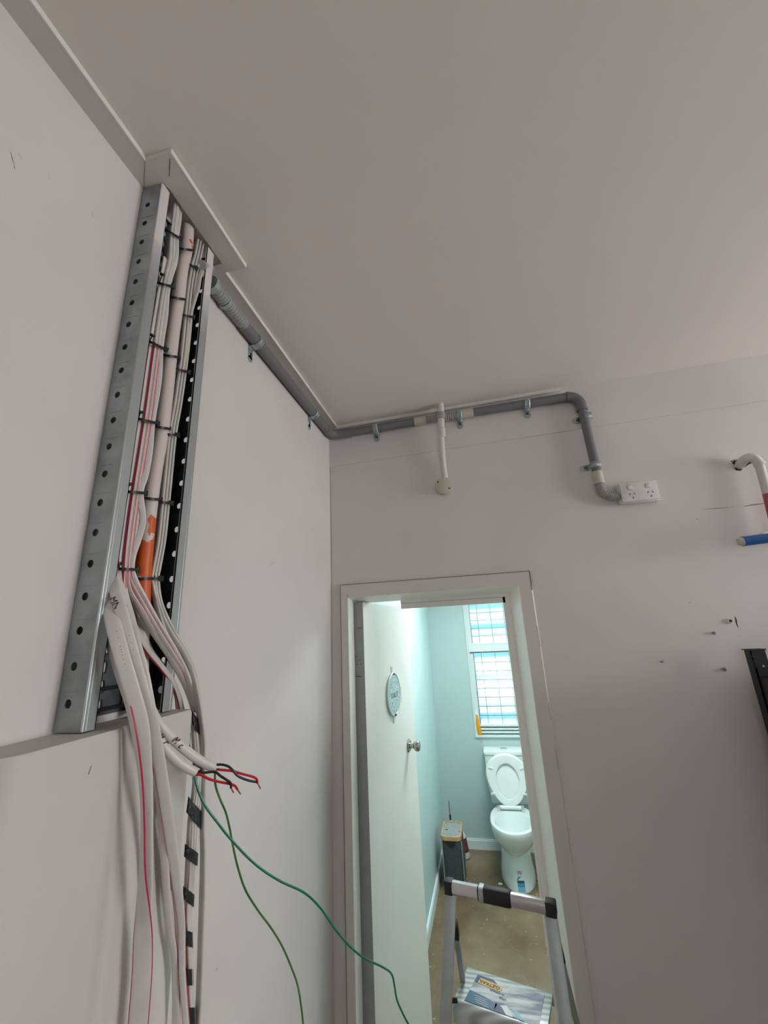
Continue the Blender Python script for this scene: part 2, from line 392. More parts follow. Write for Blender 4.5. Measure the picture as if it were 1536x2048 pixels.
# wider box over the tray with a mouth cut for the cables
b = MB(); x0, x1, y0, y1 = LX, -.543, .518, .818
mx0, my0, my1 = -.597, .578, .79
b.box((mx0, y0, CU), (x1, y1, CU+CT)); b.box((x0, y0, CU), (mx0, my0, CU+CT)); b.box((x0, my1, CU), (mx0, y1, CU+CT))
t2 = b.build('trim_4', [M['trim']], smooth=0, kind='structure')
t3 = strip_board('trim_5', [(LX, .818), (-.608, .818), (-.604, BY), (LX, BY)])
# board edges facing the window, its light put into their paler colour
for (xa, ya, yb), par in (((-.607, REAR_Y, .518), t1), ((-.543, .518, .818), t2), ((-.608, .818, BY-.01), t3)):
    b = MB(); b.box((xa, ya, CU-.0005), (xa+.003, yb, CU+CT)); b.build('lit_edge', M['lit_edge_caulk'], par, smooth=0)
# hairline gaps on the box
for pa, pb in (((290, 322), (288, 376)), ((340, 317), (338.6, 352))):
    A_, B_ = at(*pa, 'z', CU), at(*pb, 'z', CU); b = MB(); b.bar(A_-Vector((0, 0, .0003)), B_-Vector((0, 0, .0003)), .0011, .0006); b.build('paint_crack', M['crack' if pa[0] > 300 else 'scuff'], t2, smooth=0)
# cove bead on the door wall
b = MB(); b.tube([(LX+.03, BY-.012, ceil_z(LX)-.006), (.46, BY-.010, ceil_z(.46)-.004)], .011, 10); b.build('trim_6', M['ceil'], kind='structure')

# ---- door frame (jamb lining, stop, architrave)
def arch(name, polyf):
    pass
AO = .050
b = MB()
b.box((OL-.033, BY-.010, 0), (OL, BY+.002, OH)); b.box((OR, BY-.010, 0), (OR+.050, BY+.002, OH)); b.box((OL-.033, BY-.010, OH), (OR+.050, BY+.002, OH+.056))
ar = b.build('trim_7', M['trim'], smooth=0, kind='structure')
b = MB(); t = .0018
b.box((OL-.033-t, BY-.0104, 0), (OL-.033, BY-.0001, OH+.056)); b.box((OL-.033, BY-.0104, OH+.056), (OR+.052, BY-.0001, OH+.056+t))
b.box((OR+.050, BY-.0112, OH-.02), (OR+.0522, BY-.0001, OH+.056)); b.box((OR+.050, BY-.0106, 1.78), (OR+.0509, BY-.0001, 1.86)); b.box((OR+.050, BY-.0106, 1.52), (OR+.0511, BY-.0001, 1.58)); b.box((OR+.050, BY-.0106, 1.36), (OR+.0509, BY-.0001, 1.42))
b.box((OL-.0015, BY-.0106, OH-.0), (OL, BY-.0095, OH+.012))
b.build('paint_crack', M['crack'], ar, smooth=0)
b = MB(); b.loft([[(OR+.050, BY-.0098, .0), (OR+.0545, BY, .0), (OR+.050, BY, .0)], [(OR+.050, BY-.0098, OH), (OR+.0545, BY, OH), (OR+.050, BY, OH)]]); b.build('caulk_bead', M['lit_edge_caulk'], ar, smooth=0)
RE = .133; HE = 2.006; ys = 1.935
b = MB()   # lining: tapered reveals
b.loft([[(OR, BY-.0102, 0), (OR+.022, BY-.008, 0), (OR+.022, TY0, 0), (RE, TY0, 0), (RE, ys, 0)], [(OR, BY-.0102, OH), (OR+.022, BY-.008, OH), (OR+.022, TY0, OH), (RE, TY0, HE), (RE, ys, HE)]])
b.loft([[(OL, BY-.0102, 0), (OL+.001, 1.866, 0), (OL-.012, 1.867, 0), (OL-.012, TY0, 0), (OL-.022, TY0, 0), (OL-.022, BY-.008, 0)], [(OL, BY-.0102, OH), (OL+.001, 1.866, OH), (OL-.012, 1.867, OH), (OL-.012, TY0, OH), (OL-.022, TY0, OH), (OL-.022, BY-.008, OH)]])
b.loft([[(OL, BY-.0102, OH), (OL, ys, HE), (OL, TY0, HE), (OL, TY0, OH+.025), (OL, BY, OH+.025)], [(OR, BY-.0102, OH), (RE, ys, HE), (RE, TY0, HE), (OR, TY0, OH+.025), (OR, BY, OH+.025)]])
jm = b.build('door_1', M['jamb'], smooth=0, kind='structure')
b = MB()
b.box((.102, ys+.012, 0), (RE+.01, ys+.030, HE)); b.box((.112, ys+.004, 0), (RE+.008, ys+.012, HE))
b.box((-.36, ys+.012, 1.967), (RE+.01, ys+.030, HE+.002)); b.box((-.36, ys+.006, 1.992), (RE+.01, ys+.012, HE+.002)); 
b.build('door_stop', M['jamb'], jm, smooth=0)
b = MB(); b.box((-.36, ys+.0112, 1.9905), (.115, ys+.0122, 1.992)); b.build('paint_crack', M['scuff'], jm, smooth=0)

# ---- marks on the front walls
def mark(par, ax, v, pts, wd=.0012, m='scuff', name='scuff_mark'):
    """thin smear of paint or dirt lying on a wall"""
    b = MB(); P = [at(x, y, ax, v) for x, y in pts]
    nrm = Vector((1, 0, 0)) if ax == 'x' else Vector((0, -1, 0))
    L = []; R_ = []
    for i, p in enumerate(P):
        d = (P[min(i+1, len(P)-1)]-P[max(i-1, 0)]).normalized(); s = d.cross(nrm)
        k = wd*(.35 if i in (0, len(P)-1) else 1)*random.uniform(.7, 1.1)
        L.append(p+s*k+nrm*.0004); R_.append(p-s*k+nrm*.0004)
    for i in range(len(P)-1): b.quad([L[i], R_[i], R_[i+1], L[i+1]])
    return b.build(name, M[m], par, smooth=0)
for pts, wd, m in (([(21, 303), (25, 320), (29, 328)], .0011, 'scuff'), ([(28, 331), (29, 338)], .0012, 'crack'), ([(37, 305), (43, 318)], .001, 'scuff'),
                   ([(96, 346), (100, 358)], .0008, 'scuff'), ([(184, 425), (186, 436)], .001, 'crack'),
                   ([(540, 1130), (545, 1127), (550, 1122)], .001, 'scuff'), ([(612, 1330), (613, 1342)], .001, 'scuff'), ([(433, 1937), (432, 1942), (435, 1934)], .0015, 'scuff')):
    mark(wl, 'x', LX, pts, wd, m)
for pts, wd, m in (([(1404, 1019), (1430, 1017), (1470, 1014)], .0016, 'scuff'), ([(1486, 1013), (1505, 1010), (1530, 1007)], .003, 'scuff'), ([(1500, 1009), (1531, 1006)], .001, 'crack'),
                   ([(1423, 803), (1430, 808)], .003, 'scuff'), ([(1393, 1036), (1396, 1040)], .003, 'scuff'),
                   ([(1470, 1233), (1472, 1240), (1473, 1247), (1477, 1255)], .0028, 'ink'), ([(1376, 1207), (1382, 1204)], .0018, 'scuff'),
                   ([(1232, 773), (1236, 790), (1242, 812)], .0006, 'scuff')):
    mark(wb, 'y', BY, pts, wd, m)
# shallow line where the far corner was filled
mark(wb, 'y', BY, [(661, 872), (660.5, 935), (663, 1100), (665, 1500)], .0012, 'scuff', 'paint_crack')
for i, (px, py, sz, lab) in enumerate(((1426, 1266, .006, 'small wall screw left of and just below the marked rawl plug'), (1447, 1338, .0075, 'wall screw beside the top of the black rack post'), (1323, 1323, .005, 'lone small wall screw furthest left on the shaded wall'))):
    p = at(px, py, 'y', BY); o = empty('wall_screw', p, lab, 'screw', 'screws left in the wall')
    b = MB(); b.tube([p+Vector((0, 0, 0)), p+Vector((0, -.007, 0)), p+Vector((0, -.009, 0))], sz, 12, rad=lambda t, s=sz: s*(.55 if t < .5 else 1)*(1 if t < .9 else .7)); b.build('screw_head', M['galv'], o)
    b = MB(); b.box(p+Vector((-sz*.7, -.0098, -.0009)), p+Vector((sz*.7, -.0088, .0009))); b.build('slot', M['slot'], o, smooth=0)
p = at(1458, 1242, 'y', BY); o = empty('wall_plug', p, 'torn grey wall plug beside black scratch marks', 'wall plug')
b = MB(); b.tube([p, p+Vector((0, -.006, 0))], .010, 10, rad=lambda t: .010-.002*t); b.build('plug_body', M['wall'], o)
b = MB(); b.tube([p+Vector((.002, -.0061, 0)), p+Vector((.002, -.0068, 0))], .0055, 9); b.build('hole', M['slot'], o)

# ================================================================== WHITE COVER under the tray
BF = -.565; BT = 1.73
prof = [(LX+.001, .425)]
for k in range(9):
    a = math.pi - k/8*math.pi/2
    prof.append((BF-.030+.030*math.sin(k/8*math.pi/2), .430+.034-.034*math.cos(k/8*math.pi/2)))
prof += [(BF, .50), (BF, .585)]
for k in range(1, 12):
    t = k/12; prof.append((BF-.010*math.sin(t*math.pi)**1.2+.004*math.sin(t*math.pi*2), .592+t*.062))
prof += [(BF, .662), (BF, .770), (BF-.004, .775), (LX+.001, .775)]
b = MB()
b.loft([[(x, y, 0) for x, y in prof], [(x, y, BT-.006) for x, y in prof], [(x-.003 if x > LX+.01 else x, y, BT) for x, y in prof]])
cv = b.build('cable_duct_cover', M['cover'], smooth=40)
tag(cv, 'large white moulded duct cover on the left wall below the steel tray', 'duct cover')
b = MB(); b.box((LX+.001, .23, 0), (LX+.045, .4249, BT-.002), bev=.004); o = b.build('side_flange', M['cover'], cv)
b = MB(); P = [at(x, y, 'x', BF+.0005) for x, y in ((183, 1531), (180, 1540), (177, 1549))]
b.tube(P, .0006, 5); b.build('scratch', M['scuff'], cv)

# ================================================================== STEEL TRAY
TYA, TYB = .565, .7585; TXF = -.600; TZ0, TZ1 = 1.732, 2.859
def perf(mb, O, U, V, ncell, cw, ch, hx, hy, rx, ry, th, N, nseg=16):
    """perforated strip: cells stacked along V, hole centre at fraction (hx,hy) of the cell; O corner, U across, V along, N normal"""
    U = Vector(U); V = Vector(V); N = Vector(N)*th; O = Vector(O)
    for c in range(ncell):
        o = O + V*ch*c
        sq = []; ho = []
        for k in range(nseg):
            a = 2*math.pi*(k+.5)/nseg; cx, cy = math.cos(a), math.sin(a)
            m = max(abs(cx), abs(cy)); sx, sy = cx/m, cy/m
            u = hx*cw + sx*(hx*cw if sx < 0 else (1-hx)*cw); v = hy*ch + sy*(hy*ch if sy < 0 else (1-hy)*ch)
            sq.append(o+U*u+V*v); ho.append(o+U*(hx*cw+rx*cx)+V*(hy*ch+ry*cy))
        # exact corners
        R_ = [[mb.bm.verts.new(p) for p in r] for r in (sq, ho, [p+N for p in ho], [p+N for p in sq])]
        for a_, b_ in zip(R_, R_[1:]):
            for i in range(nseg):
                j = (i+1) % nseg; mb.bm.faces.new((a_[i], a_[j], b_[j], b_[i]))
        cs = [o, o+U*cw, o+U*cw+V*ch, o+V*ch]
        for s in (0, 3):
            off = N if s else Vector((0, 0, 0))
            for q, (k0, k1) in enumerate(((nseg*5//8-1, nseg*5//8), (nseg*7//8-1, nseg*7//8), (nseg//8-1, nseg//8), (nseg*3//8-1, nseg*3//8))):
                mb.bm.faces.new((R_[s][k0], R_[s][k1], mb.bm.verts.new(cs[q]+off)))
tr_ = empty('cable_tray', (LX, .665, TZ0), 'galvanised perforated steel cable tray fixed upright on the left wall', 'cable tray')
fwid = TXF-LX; pitch = (TZ1-.014-TZ0)/20.5
b = MB(); perf(b, (LX+.001, TYA, TZ0+.006), (1, 0, 0), (0, 0, 1), 20, fwid-.004, pitch, .40, .62, .0062, .0068, .0016, (0, 1, 0))
zt = TZ0+.006+20*pitch; b.box((LX+.001, TYA, zt), (TXF-.003, TYA+.0016, TZ1)); b.box((LX+.001, TYA, TZ0), (TXF-.003, TYA+.0016, TZ0+.006))
fl = b.build('side_flange', M['galv'], tr_, smooth=20)
for c in range(1, 20):    # pressed seams between the holes
    z = TZ0+.006+c*pitch-.004; b = MB(); b.box((LX+.010, TYA-.0004, z), (TXF-.014+random.uniform(-.004, .002), TYA, z+.0006)); b.build('pressed_seam', M['seam'], fl, smooth=0)
b = MB(); b.tube([(TXF-.0035, TYA+.0035, TZ0), (TXF-.0035, TYA+.0035, TZ1)], .0035, 10); b.tube([(TXF-.001, TYA+.0075, TZ0), (TXF-.001, TYA+.0075, TZ1)], .0012, 8)
b.box((TXF-.0018, TYA+.003, TZ0), (TXF, TYA+.024, TZ1)); b.box((TXF-.010, TYA+.0225, TZ0), (TXF, TYA+.024, TZ1))
b.build('folded_lip', M['galv_lip'], tr_, smooth=40)
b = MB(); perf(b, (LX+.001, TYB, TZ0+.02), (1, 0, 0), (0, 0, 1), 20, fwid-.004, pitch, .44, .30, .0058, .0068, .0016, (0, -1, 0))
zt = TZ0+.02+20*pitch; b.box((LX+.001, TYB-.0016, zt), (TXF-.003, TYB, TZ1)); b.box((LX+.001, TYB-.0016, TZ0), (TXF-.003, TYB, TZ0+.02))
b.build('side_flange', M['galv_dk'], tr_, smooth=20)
b = MB(); b.box((TXF-.0018, TYB-.029, TZ0), (TXF, TYB-.003, TZ1)); b.tube([(TXF-.0035, TYB-.0035, TZ0), (TXF-.0035, TYB-.0035, TZ1)], .0035, 10)
b.tube([(TXF-.001, TYB-.0075, TZ0), (TXF-.001, TYB-.0075, TZ1)], .0012, 8); b.box((TXF-.004, TYB-.029, TZ0), (TXF, TYB-.0275, TZ1))
b.build('folded_lip', M['galv_lip'], tr_, smooth=40)
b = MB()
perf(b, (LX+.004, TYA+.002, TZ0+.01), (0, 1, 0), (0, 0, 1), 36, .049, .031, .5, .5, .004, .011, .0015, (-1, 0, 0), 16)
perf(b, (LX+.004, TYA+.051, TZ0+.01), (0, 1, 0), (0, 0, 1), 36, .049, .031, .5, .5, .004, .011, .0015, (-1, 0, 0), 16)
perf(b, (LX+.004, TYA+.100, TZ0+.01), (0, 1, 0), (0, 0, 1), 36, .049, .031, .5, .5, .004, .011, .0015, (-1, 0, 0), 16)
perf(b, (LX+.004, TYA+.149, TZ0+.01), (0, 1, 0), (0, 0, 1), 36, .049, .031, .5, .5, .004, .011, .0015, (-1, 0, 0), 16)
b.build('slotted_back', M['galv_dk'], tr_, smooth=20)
b = MB()
for z in (1.752, 1.785): b.tube([(LX+.012, TYA+.003, z), (LX+.012, TYB-.003, z)], .003, 8)
b.build('cross_rod', M['black'], tr_)

# worn orange conduit running up inside the tray
XP = -.622
pp = [(377, 465), (372, 500), (363, 540), (357, 590), (349, 640), (341, 700), (333, 775), (322, 865), (309, 940), (299, 1010), (290, 1094), (285, 1154), (283, 1215), (280, 1290), (279, 1400), (281, 1418)]
P = [tuple(at(x, y, 'x', XP)) for x, y in pp]
# straighten slightly by following the sampled line, top goes through the ceiling mouth
P = [(XP, P[0][1]-.004, 2.868)] + P[1:-1] + [(XP, P[-1][1], 1.736)]
b = MB(); b.tube(catmull(P, 5), .0150, 20)
o = b.build('painted_conduit', M['orange'], smooth=60); tag(o, 'old orange conduit with worn white paint running up the middle of the tray', 'conduit')
pc = at(286, 1110, 'x', XP+.0155)

# ================================================================== CABLES
def ribbon(name, pts, wd, th, label, cat='cable', group=None, mats=None, twist=0, stripe=None, stripew=None, n=7, tail=None, parent=None, sfrom=0):
    """flat sheathed cable.  pts: (px, py, ax, v[, twist_deg[, width]]) ; stripe: which narrow edge carries the coloured line (-1 left / +1 right / 0 both / 2 middle)"""
    C = []
    for p in pts:
        tw = p[4] if len(p) > 4 else twist; ww = p[5] if len(p) > 5 else wd
        q = at(p[0], p[1], p[2], p[3]); C.append((q.x, q.y, q.z, float(tw), float(ww)))
    if tail: C.append(tail)
    S = catmull(C, n); rings = []
    K = 16
    for i, s in enumerate(S):
        p = Vector(s[:3]); a = Vector(S[max(i-1, 0)][:3]); c = Vector(S[min(i+1, len(S)-1)][:3])
        t = (c-a).normalized(); v = (p-CAM).normalized()
        side = t.cross(v).normalized()           # across, as seen
        if side.dot(rt) < 0: side = -side
        nrm = side.cross(t)
        if nrm.dot(v) > 0: nrm = -nrm            # towards the room
        a_ = math.radians(s[3]); sd = math.cos(a_)*side + math.sin(a_)*nrm; nn = math.cos(a_)*nrm - math.sin(a_)*side
        hw, ht = s[4]/2, th/2; ring = []
        for k in range(K):
            an = 2*math.pi*(k+.5)/K; cx, sy = math.cos(an), math.sin(an)
            ring.append(p + sd*hw*math.copysign(abs(cx)**.55, cx) + nn*ht*math.copysign(abs(sy)**.75, sy))
        rings.append(ring)
    def mi(i, ri):
        if stripe is None or ri < sfrom*n: return 0
        R_ = i in (14, 15, 0); L_ = i in (6, 7, 8)
        if stripe == 1: return 1 if i == 15 else 0
        if stripe == -1: return 1 if L_ else 0
        if stripe == 0: return 1 if (R_ or L_) else 0
        if stripe == 2: return 1 if i in (3, 11) else 0
        if stripe == 4: return 1 if i in (14, 0) else 0
        if stripe == 3: return 1 if i in (1, 5, 9, 13) else 0
        return 0
    b = MB(); b.loft(rings, True, True, mi)
    o = b.build(name, mats or [M['cab'], M['red']], parent, smooth=60)
    if parent is None: tag(o, label, cat, group)
    return o
XA = -.612   # cables in the tray
LV = [405, 467, 520, 570, 687, 840, 985, 1080, 1138]
LE = [(347, 363), (337, 359), (331, 361), (323, 344), (303, 331), (281, 313), (259, 289), (246, 277), (242, 270)]
GA = 'cables strapped down the left side of the tray'
def lb(fr, xo=0, xw=XA, tw=58, lim=9):
    out = []
    for i, (y, (l, r)) in enumerate(list(zip(LV, LE))[:lim]):
        out.append((l+(r-l)*fr+xo, y, 'x', xw, tw))
    return out
top = lambda fr: (350+14*fr, 385, 'x', XA-.004, 60)
c_red, c_cor, c_gry, c_wht = [M['cab'], M['red']], [M['cab'], M['coral']], [M['cab_g'], M['red']], [M['cab'], M['red']]
# K1..K6, left to right in the strapped bundle
ribbon('flat_cable', lb(.02, xw=XA-.006, tw=-58)[2:] + [(246, 1190, 'x', -.600, -40), (256, 1235, 'x', -.585, -20), (268, 1290, 'x', -.560, 0), (284, 1350, 'x', -.548, 10), (299, 1430, 'x', -.540, 8), (314, 1500, 'x', -.540, 8, .0195),
        (329, 1590, 'x', -.538, 8, .0185), (342, 1680, 'x', -.538, 8, .0170), (353, 1760, 'x', -.538, 8, .0150), (363, 1850, 'x', -.538, 10, .0115), (364.5, 1950, 'x', -.538, 10, .0095), (372, 2060, 'x', -.538, 10, .0085), (379, 2150, 'x', -.538, 10, .0085)],
       .0215, .006, 'wide white maroon-edged cable slanting down the cover towards the taped bundle', group=GA, mats=c_red, stripe=-1, sfrom=2)
ribbon('flat_cable', lb(.16, xw=XA-.004)[1:] + [(247, 1200, 'x', -.603, 50), (252, 1260, 'x', -.575, 40), (275, 1350, 'x', -.560, 20), (300, 1450, 'x', -.553, 20), (318, 1560, 'x', -.550, 15), (327, 1660, 'x', -.549, 15), (332, 1760, 'x', -.549, 15, .012), (338, 1840, 'x', -.549, 15, .011), (348, 1910, 'x', -.549, 20, .011), (352, 1980, 'x', -.549, 20, .012), (352, 2060, 'x', -.549, 20, .013), (351, 2150, 'x', -.549, 20, .013)],
       .0150, .006, 'grey-white cable hanging behind the slanting wide one and kinking right near the bottom', group=GA, mats=c_cor, stripe=1, sfrom=3)
ribbon('flat_cable', lb(.30, tw=-60) + [(250, 1190, 'x', -.606, -55), (264, 1243, 'x', -.602, -50), (292, 1295, 'x', -.600, -45), (324, 1335, 'x', -.60, -45), (346, 1365, 'x', -.603, -45), (358, 1395, 'x', -.607, -45), (366, 1430, 'x', -.612, -45), (385, 1500, 'x', -.612, -45)],
       .0120, .0065, 'grey cable with maroon underside sweeping right, lowest of the arcs leaving the tray', group=GA, mats=c_gry, stripe=-1, sfrom=4)
ribbon('flat_cable', lb(.44) + [(258, 1178, 'x', -.604, 60), (282, 1222, 'x', -.598, 40), (310, 1268, 'x', -.594, 30), (341, 1315, 'x', -.594, 30), (365, 1358, 'x', -.596, 35), (380, 1395, 'x', -.598, 40), (388, 1425, 'x', -.596, 40), (393, 1480, 'x', -.590, 40), (390, 1560, 'x', -.588, 40)],
       .0125, .006, 'cable with two coral lines sweeping right into the taped bundle', group=GA, mats=c_cor, stripe=4, sfrom=4)
ribbon('flat_cable', lb(.57) + [(266, 1170, 'x', -.602, 60), (288, 1213, 'x', -.595, 45), (314, 1260, 'x', -.588, 35), (344, 1307, 'x', -.588, 35), (370, 1350, 'x', -.590, 40), (384, 1390, 'x', -.590, 45), (391, 1425, 'x', -.587, 45), (396, 1480, 'x', -.585, 45), (394, 1560, 'x', -.580, 45), (384, 1680, 'x', -.576, 45)],
       .0125, .006, 'cable with a magenta line sweeping right just above the coral-lined one', group=GA, mats=c_red, stripe=1, sfrom=3)
ribbon('flat_cable', [top(.9)] + [(358, 440, 'x', XA, 5), (353, 475, 'x', XA+.004, 5), (352, 510, 'x', XA+.006, 5), (341, 550, 'x', XA+.004, 5), (335, 575, 'x', XA+.004, 5), (331, 630, 'x', XA+.006, 5), (322, 690, 'x', XA+.005, 5), (318, 760, 'x', XA+.006, 5), (305, 840, 'x', XA+.005, 5), (300, 900, 'x', XA+.006, 5), (291, 950, 'x', XA+.008, 5), (281, 985, 'x', XA+.007, 5), (286, 1040, 'x', XA+.008, 10), (276, 1080, 'x', XA+.006, 10), (266, 1110, 'x', XA+.005, 15),
        (263, 1138, 'x', XA+.005, 20), (272, 1165, 'x', XA+.008, 30), (292, 1203, 'x', -.598, 30), (318, 1250, 'x', -.592, 30), (347, 1297, 'x', -.587, 30), (372, 1345, 'x', -.585, 35), (386, 1390, 'x', -.585, 40), (393, 1425, 'x', -.583, 45), (399, 1490, 'x', -.580, 45), (397, 1570, 'x', -.575, 45)],
       .0110, .006, 'broad white cable lying face-on along the right of the left bundle', group=GA, mats=c_wht)
ribbon('flat_cable', lb(.70, xw=XA-.002) + [(258, 1180, 'x', -.618, 60), (275, 1235, 'x', -.620, 50), (300, 1300, 'x', -.620, 50), (330, 1340, 'x', -.618, 50), (352, 1385, 'x', -.618, 50), (357, 1418, 'x', -.622, 50), (364, 1470, 'x', -.625, 50)],
       .0120, .007, 'grey cable at the back of the sweep, dropping behind the cover end', group=GA, mats=c_gry)
ribbon('flat_cable', lb(.09, xw=XA-.010)[5:] + [(245, 1190, 'x', -.612, 50), (256, 1250, 'x', -.600, 50), (270, 1320, 'x', -.585, 40), (290, 1400, 'x', -.558, 30), (303, 1470, 'x', -.550, 30), (318, 1550, 'x', -.545, 30), (332, 1640, 'x', -.544, 30), (345, 1730, 'x', -.544, 30), (355, 1820, 'x', -.544, 30), (360, 1900, 'x', -.544, 40), (367, 1980, 'x', -.544, 40), (373, 2060, 'x', -.544, 40), (380, 2150, 'x', -.544, 40)],
       .0130, .0055, 'narrow cable half hidden behind the maroon-edged wide one', group=GA, mats=c_red, stripe=1)
# broad flat cables coming out from behind the left lip
GB = 'broad flat cables hanging out over the cover'
ribbon('flat_cable', [(226, 1110, 'x', -.625, 40), (224, 1150, 'x', -.612, 30), (232, 1185, 'x', -.590, 20), (243, 1225, 'x', -.575, 15), (257, 1280, 'x', -.560, 10), (276, 1350, 'x', -.548, 10), (294, 1420, 'x', -.542, 10), (308, 1475, 'x', -.544, 10), (320, 1540, 'x', -.546, 20), (333, 1620, 'x', -.548, 30), (345, 1700, 'x', -.549, 40), (352, 1780, 'x', -.549, 45)],
       .0200, .006, 'broad white cable with magenta left line emerging from behind the left steel lip', group=GB, mats=c_red, stripe=-1)
ribbon('flat_cable', [(216, 1150, 'x', -.622, 30), (219, 1205, 'x', -.600, 15), (230, 1260, 'x', -.575, 10), (246, 1320, 'x', -.557, 5), (265, 1385, 'x', -.545, 5), (282, 1450, 'x', -.540, 5), (291, 1530, 'x', -.542, 10, .019), (295, 1620, 'x', -.545, 20, .0165), (296, 1720, 'x', -.549, 25, .015), (295, 1800, 'x', -.552, 35, .015), (291, 1860, 'x', -.553, 45, .015)],
       .0225, .006, 'broad printed white cable, widest of the group, hanging straight down the cover', group=GB, mats=c_wht)
ribbon('flat_cable', [(210, 1215, 'x', -.625, 50), (214, 1262, 'x', -.612, 55), (224, 1310, 'x', -.598, 55), (240, 1360, 'x', -.575, 55), (256, 1410, 'x', -.552, 55, .012), (270, 1475, 'x', -.541, 60, .012), (281, 1550, 'x', -.539, 70, .012), (286, 1640, 'x', -.538, 70, .012), (285, 1740, 'x', -.538, 60, .016), (286, 1815, 'x', -.538, 35, .022), (286, 1880, 'x', -.538, 12, .026), (284, 1950, 'x', -.538, 5, .027), (278, 2030, 'x', -.538, 5, .027), (272, 2100, 'x', -.538, 5, .027)],
       .0140, .0045, 'leftmost hanging cable with magenta edges, twisting flat and wide towards the bottom', group=GB, mats=c_red, stripe=0)
# right-hand bundle
GR = 'grey cables strapped down the right side of the tray'
rb = [(401, 480), (396, 505), (389, 533), (382, 575), (376, 632), (371, 685), (364, 742), (355, 805), (344, 868), (337, 935), (330, 1005), (322, 1080), (312, 1135), (309, 1157)]
ext = {0: [(311, 1200, 'x', -.614, 55), (322, 1245, 'x', -.606, 50), (338, 1285, 'x', -.60, 40), (358, 1325, 'x', -.60, 40), (374, 1365, 'x', -.60, 40), (386, 1410, 'x', -.60, 40), (391, 1470, 'x', -.60, 40)],
       1: [(314, 1200, 'x', -.612, 50), (327, 1240, 'x', -.603, 40), (346, 1275, 'x', -.595, 30), (364, 1302, 'x', -.588, 30), (382, 1340, 'x', -.580, 35), (395, 1395, 'x', -.573, 45), (404, 1455, 'x', -.570, 50), (407, 1510, 'x', -.570, 50), (406, 1590, 'x', -.570, 50), (405, 1660, 'x', -.570, 50), (406, 1710, 'x', -.570, 45), (404, 1800, 'x', -.570, 40), (401, 1900, 'x', -.570, 40), (398, 1990, 'x', -.570, 40), (394, 2060, 'x', -.570, 40), (390, 2150, 'x', -.570, 40)],
       2: [(319, 1200, 'x', -.612, 50), (333, 1238, 'x', -.603, 40), (352, 1275, 'x', -.596, 30), (372, 1308, 'x', -.588, 30), (388, 1350, 'x', -.582, 40), (397, 1400, 'x', -.578, 50), (401, 1460, 'x', -.580, 50), (402, 1520, 'x', -.58, 50)]}
labs = ('grey cable at the left of the right-hand bundle', 'cable with maroon edge hanging furthest right beside the taped bundle', 'pale grey cable at the right of the right-hand bundle, arching highest')
for i, dx in enumerate((-6, 0, 6)):
    pts = [(x+dx, y, 'x', XA-.004, 65) for x, y in rb] + ext[i]
    ribbon('flat_cable', pts, .0125, .0058, labs[i], group=GR, mats=c_gry if i != 1 else [M['cab_g'], M['red']], stripe=-1 if i == 1 else None)
ribbon('flat_cable', [(420, 535, 'x', -.612, 30), (408, 538, 'x', -.610, 30), (400, 552, 'x', -.606, 25), (396, 575, 'x', -.606, 30), (388, 603, 'x', -.608, 50), (381, 632, 'x', -.610, 60), (374, 690, 'x', -.616, 65), (360, 800, 'x', -.62, 65)],
       .0105, .006, 'short pale cable curving out of the corrugated conduit end at the tray', group=GR, mats=c_gry)

# round cut-back cables MC and ME with their cores
def tube_px(pts, r, n=10, dens=7):
    return catmull([tuple(at(*p)) for p in pts], dens)
def round_cable(name, lab, pts, r, flap):
    o = empty(name, at(*pts[-1]), lab, 'cable', 'cut-back cables marked in pen')
    P = tube_px(pts, r); b = MB(); b.tube(P, r, 16, caps=True)
    e0 = Vector(P[-1]); d = (e0-Vector(P[-4])).normalized()
    v = (e0-CAM).normalized(); s = d.cross(v).normalized()
    if s.z < 0: s = -s
    # slit sheath flap left standing at the cut
    A = [e0+s*r*1.0-d*.004, e0+s*r*.98+d*flap, e0+s*r*.15+d*.002]
    nv = -v*.0012
    b.loft([[A[0], A[1], A[2]], [A[0]+nv, A[1]+nv, A[2]+nv]])
    b.build('sheath', M['cab'], o, smooth=60)
    return o
mc = round_cable('round_cable', 'upper thick white cable marked MC, cut back to black and red cores',
                 [(300, 1415, 'x', -.556), (318, 1448, 'x', -.548), (348, 1480, 'x', -.536), (382, 1509, 'x', -.522), (410, 1527, 'x', -.510), (429, 1535, 'x', -.502)], .0078, .009)
me_ = round_cable('round_cable', 'lower thick white cable marked ME, cut back to red and black cores',
                  [(308, 1455, 'x', -.556), (322, 1485, 'x', -.545), (345, 1513, 'x', -.532), (370, 1533, 'x', -.520), (390, 1544, 'x', -.512)], .0074, .007)
def core(par, pts, m, tip=None, r=.0021, name='core_wire'):
    P = tube_px(pts, r); b = MB(); b.tube(P, r, 10); o = b.build(name, M[m], par)
    if tip:
        b = MB(); b.tube(tube_px([pts[-1], tip], .001), .0014, 8); b.build('copper_tip', M['copper'], o)
    return o
D = 'x'
core(mc, [(428, 1532, D, -.501), (440, 1529, D, -.492), (455, 1532, D, -.482), (464, 1539, D, -.474), (476, 1552, D, -.466), (494, 1560, D, -.458), (512, 1564, D, -.450)], 'wblk', (516, 1568, D, -.449))
core(mc, [(427, 1538, D, -.501), (445, 1540, D, -.488), (464, 1542, D, -.474), (485, 1548, D, -.462), (504, 1553, D, -.452), (513, 1558, D, -.448), (515, 1566, D, -.447)], 'wred', (521, 1577, D, -.445))
core(me_, [(392, 1547, D, -.511), (412, 1545, D, -.500), (430, 1544, D, -.490), (441, 1552, D, -.482), (452, 1559, D, -.475), (461, 1566, D, -.469), (462, 1576, D, -.468)], 'wblk', (467, 1585, D, -.466))
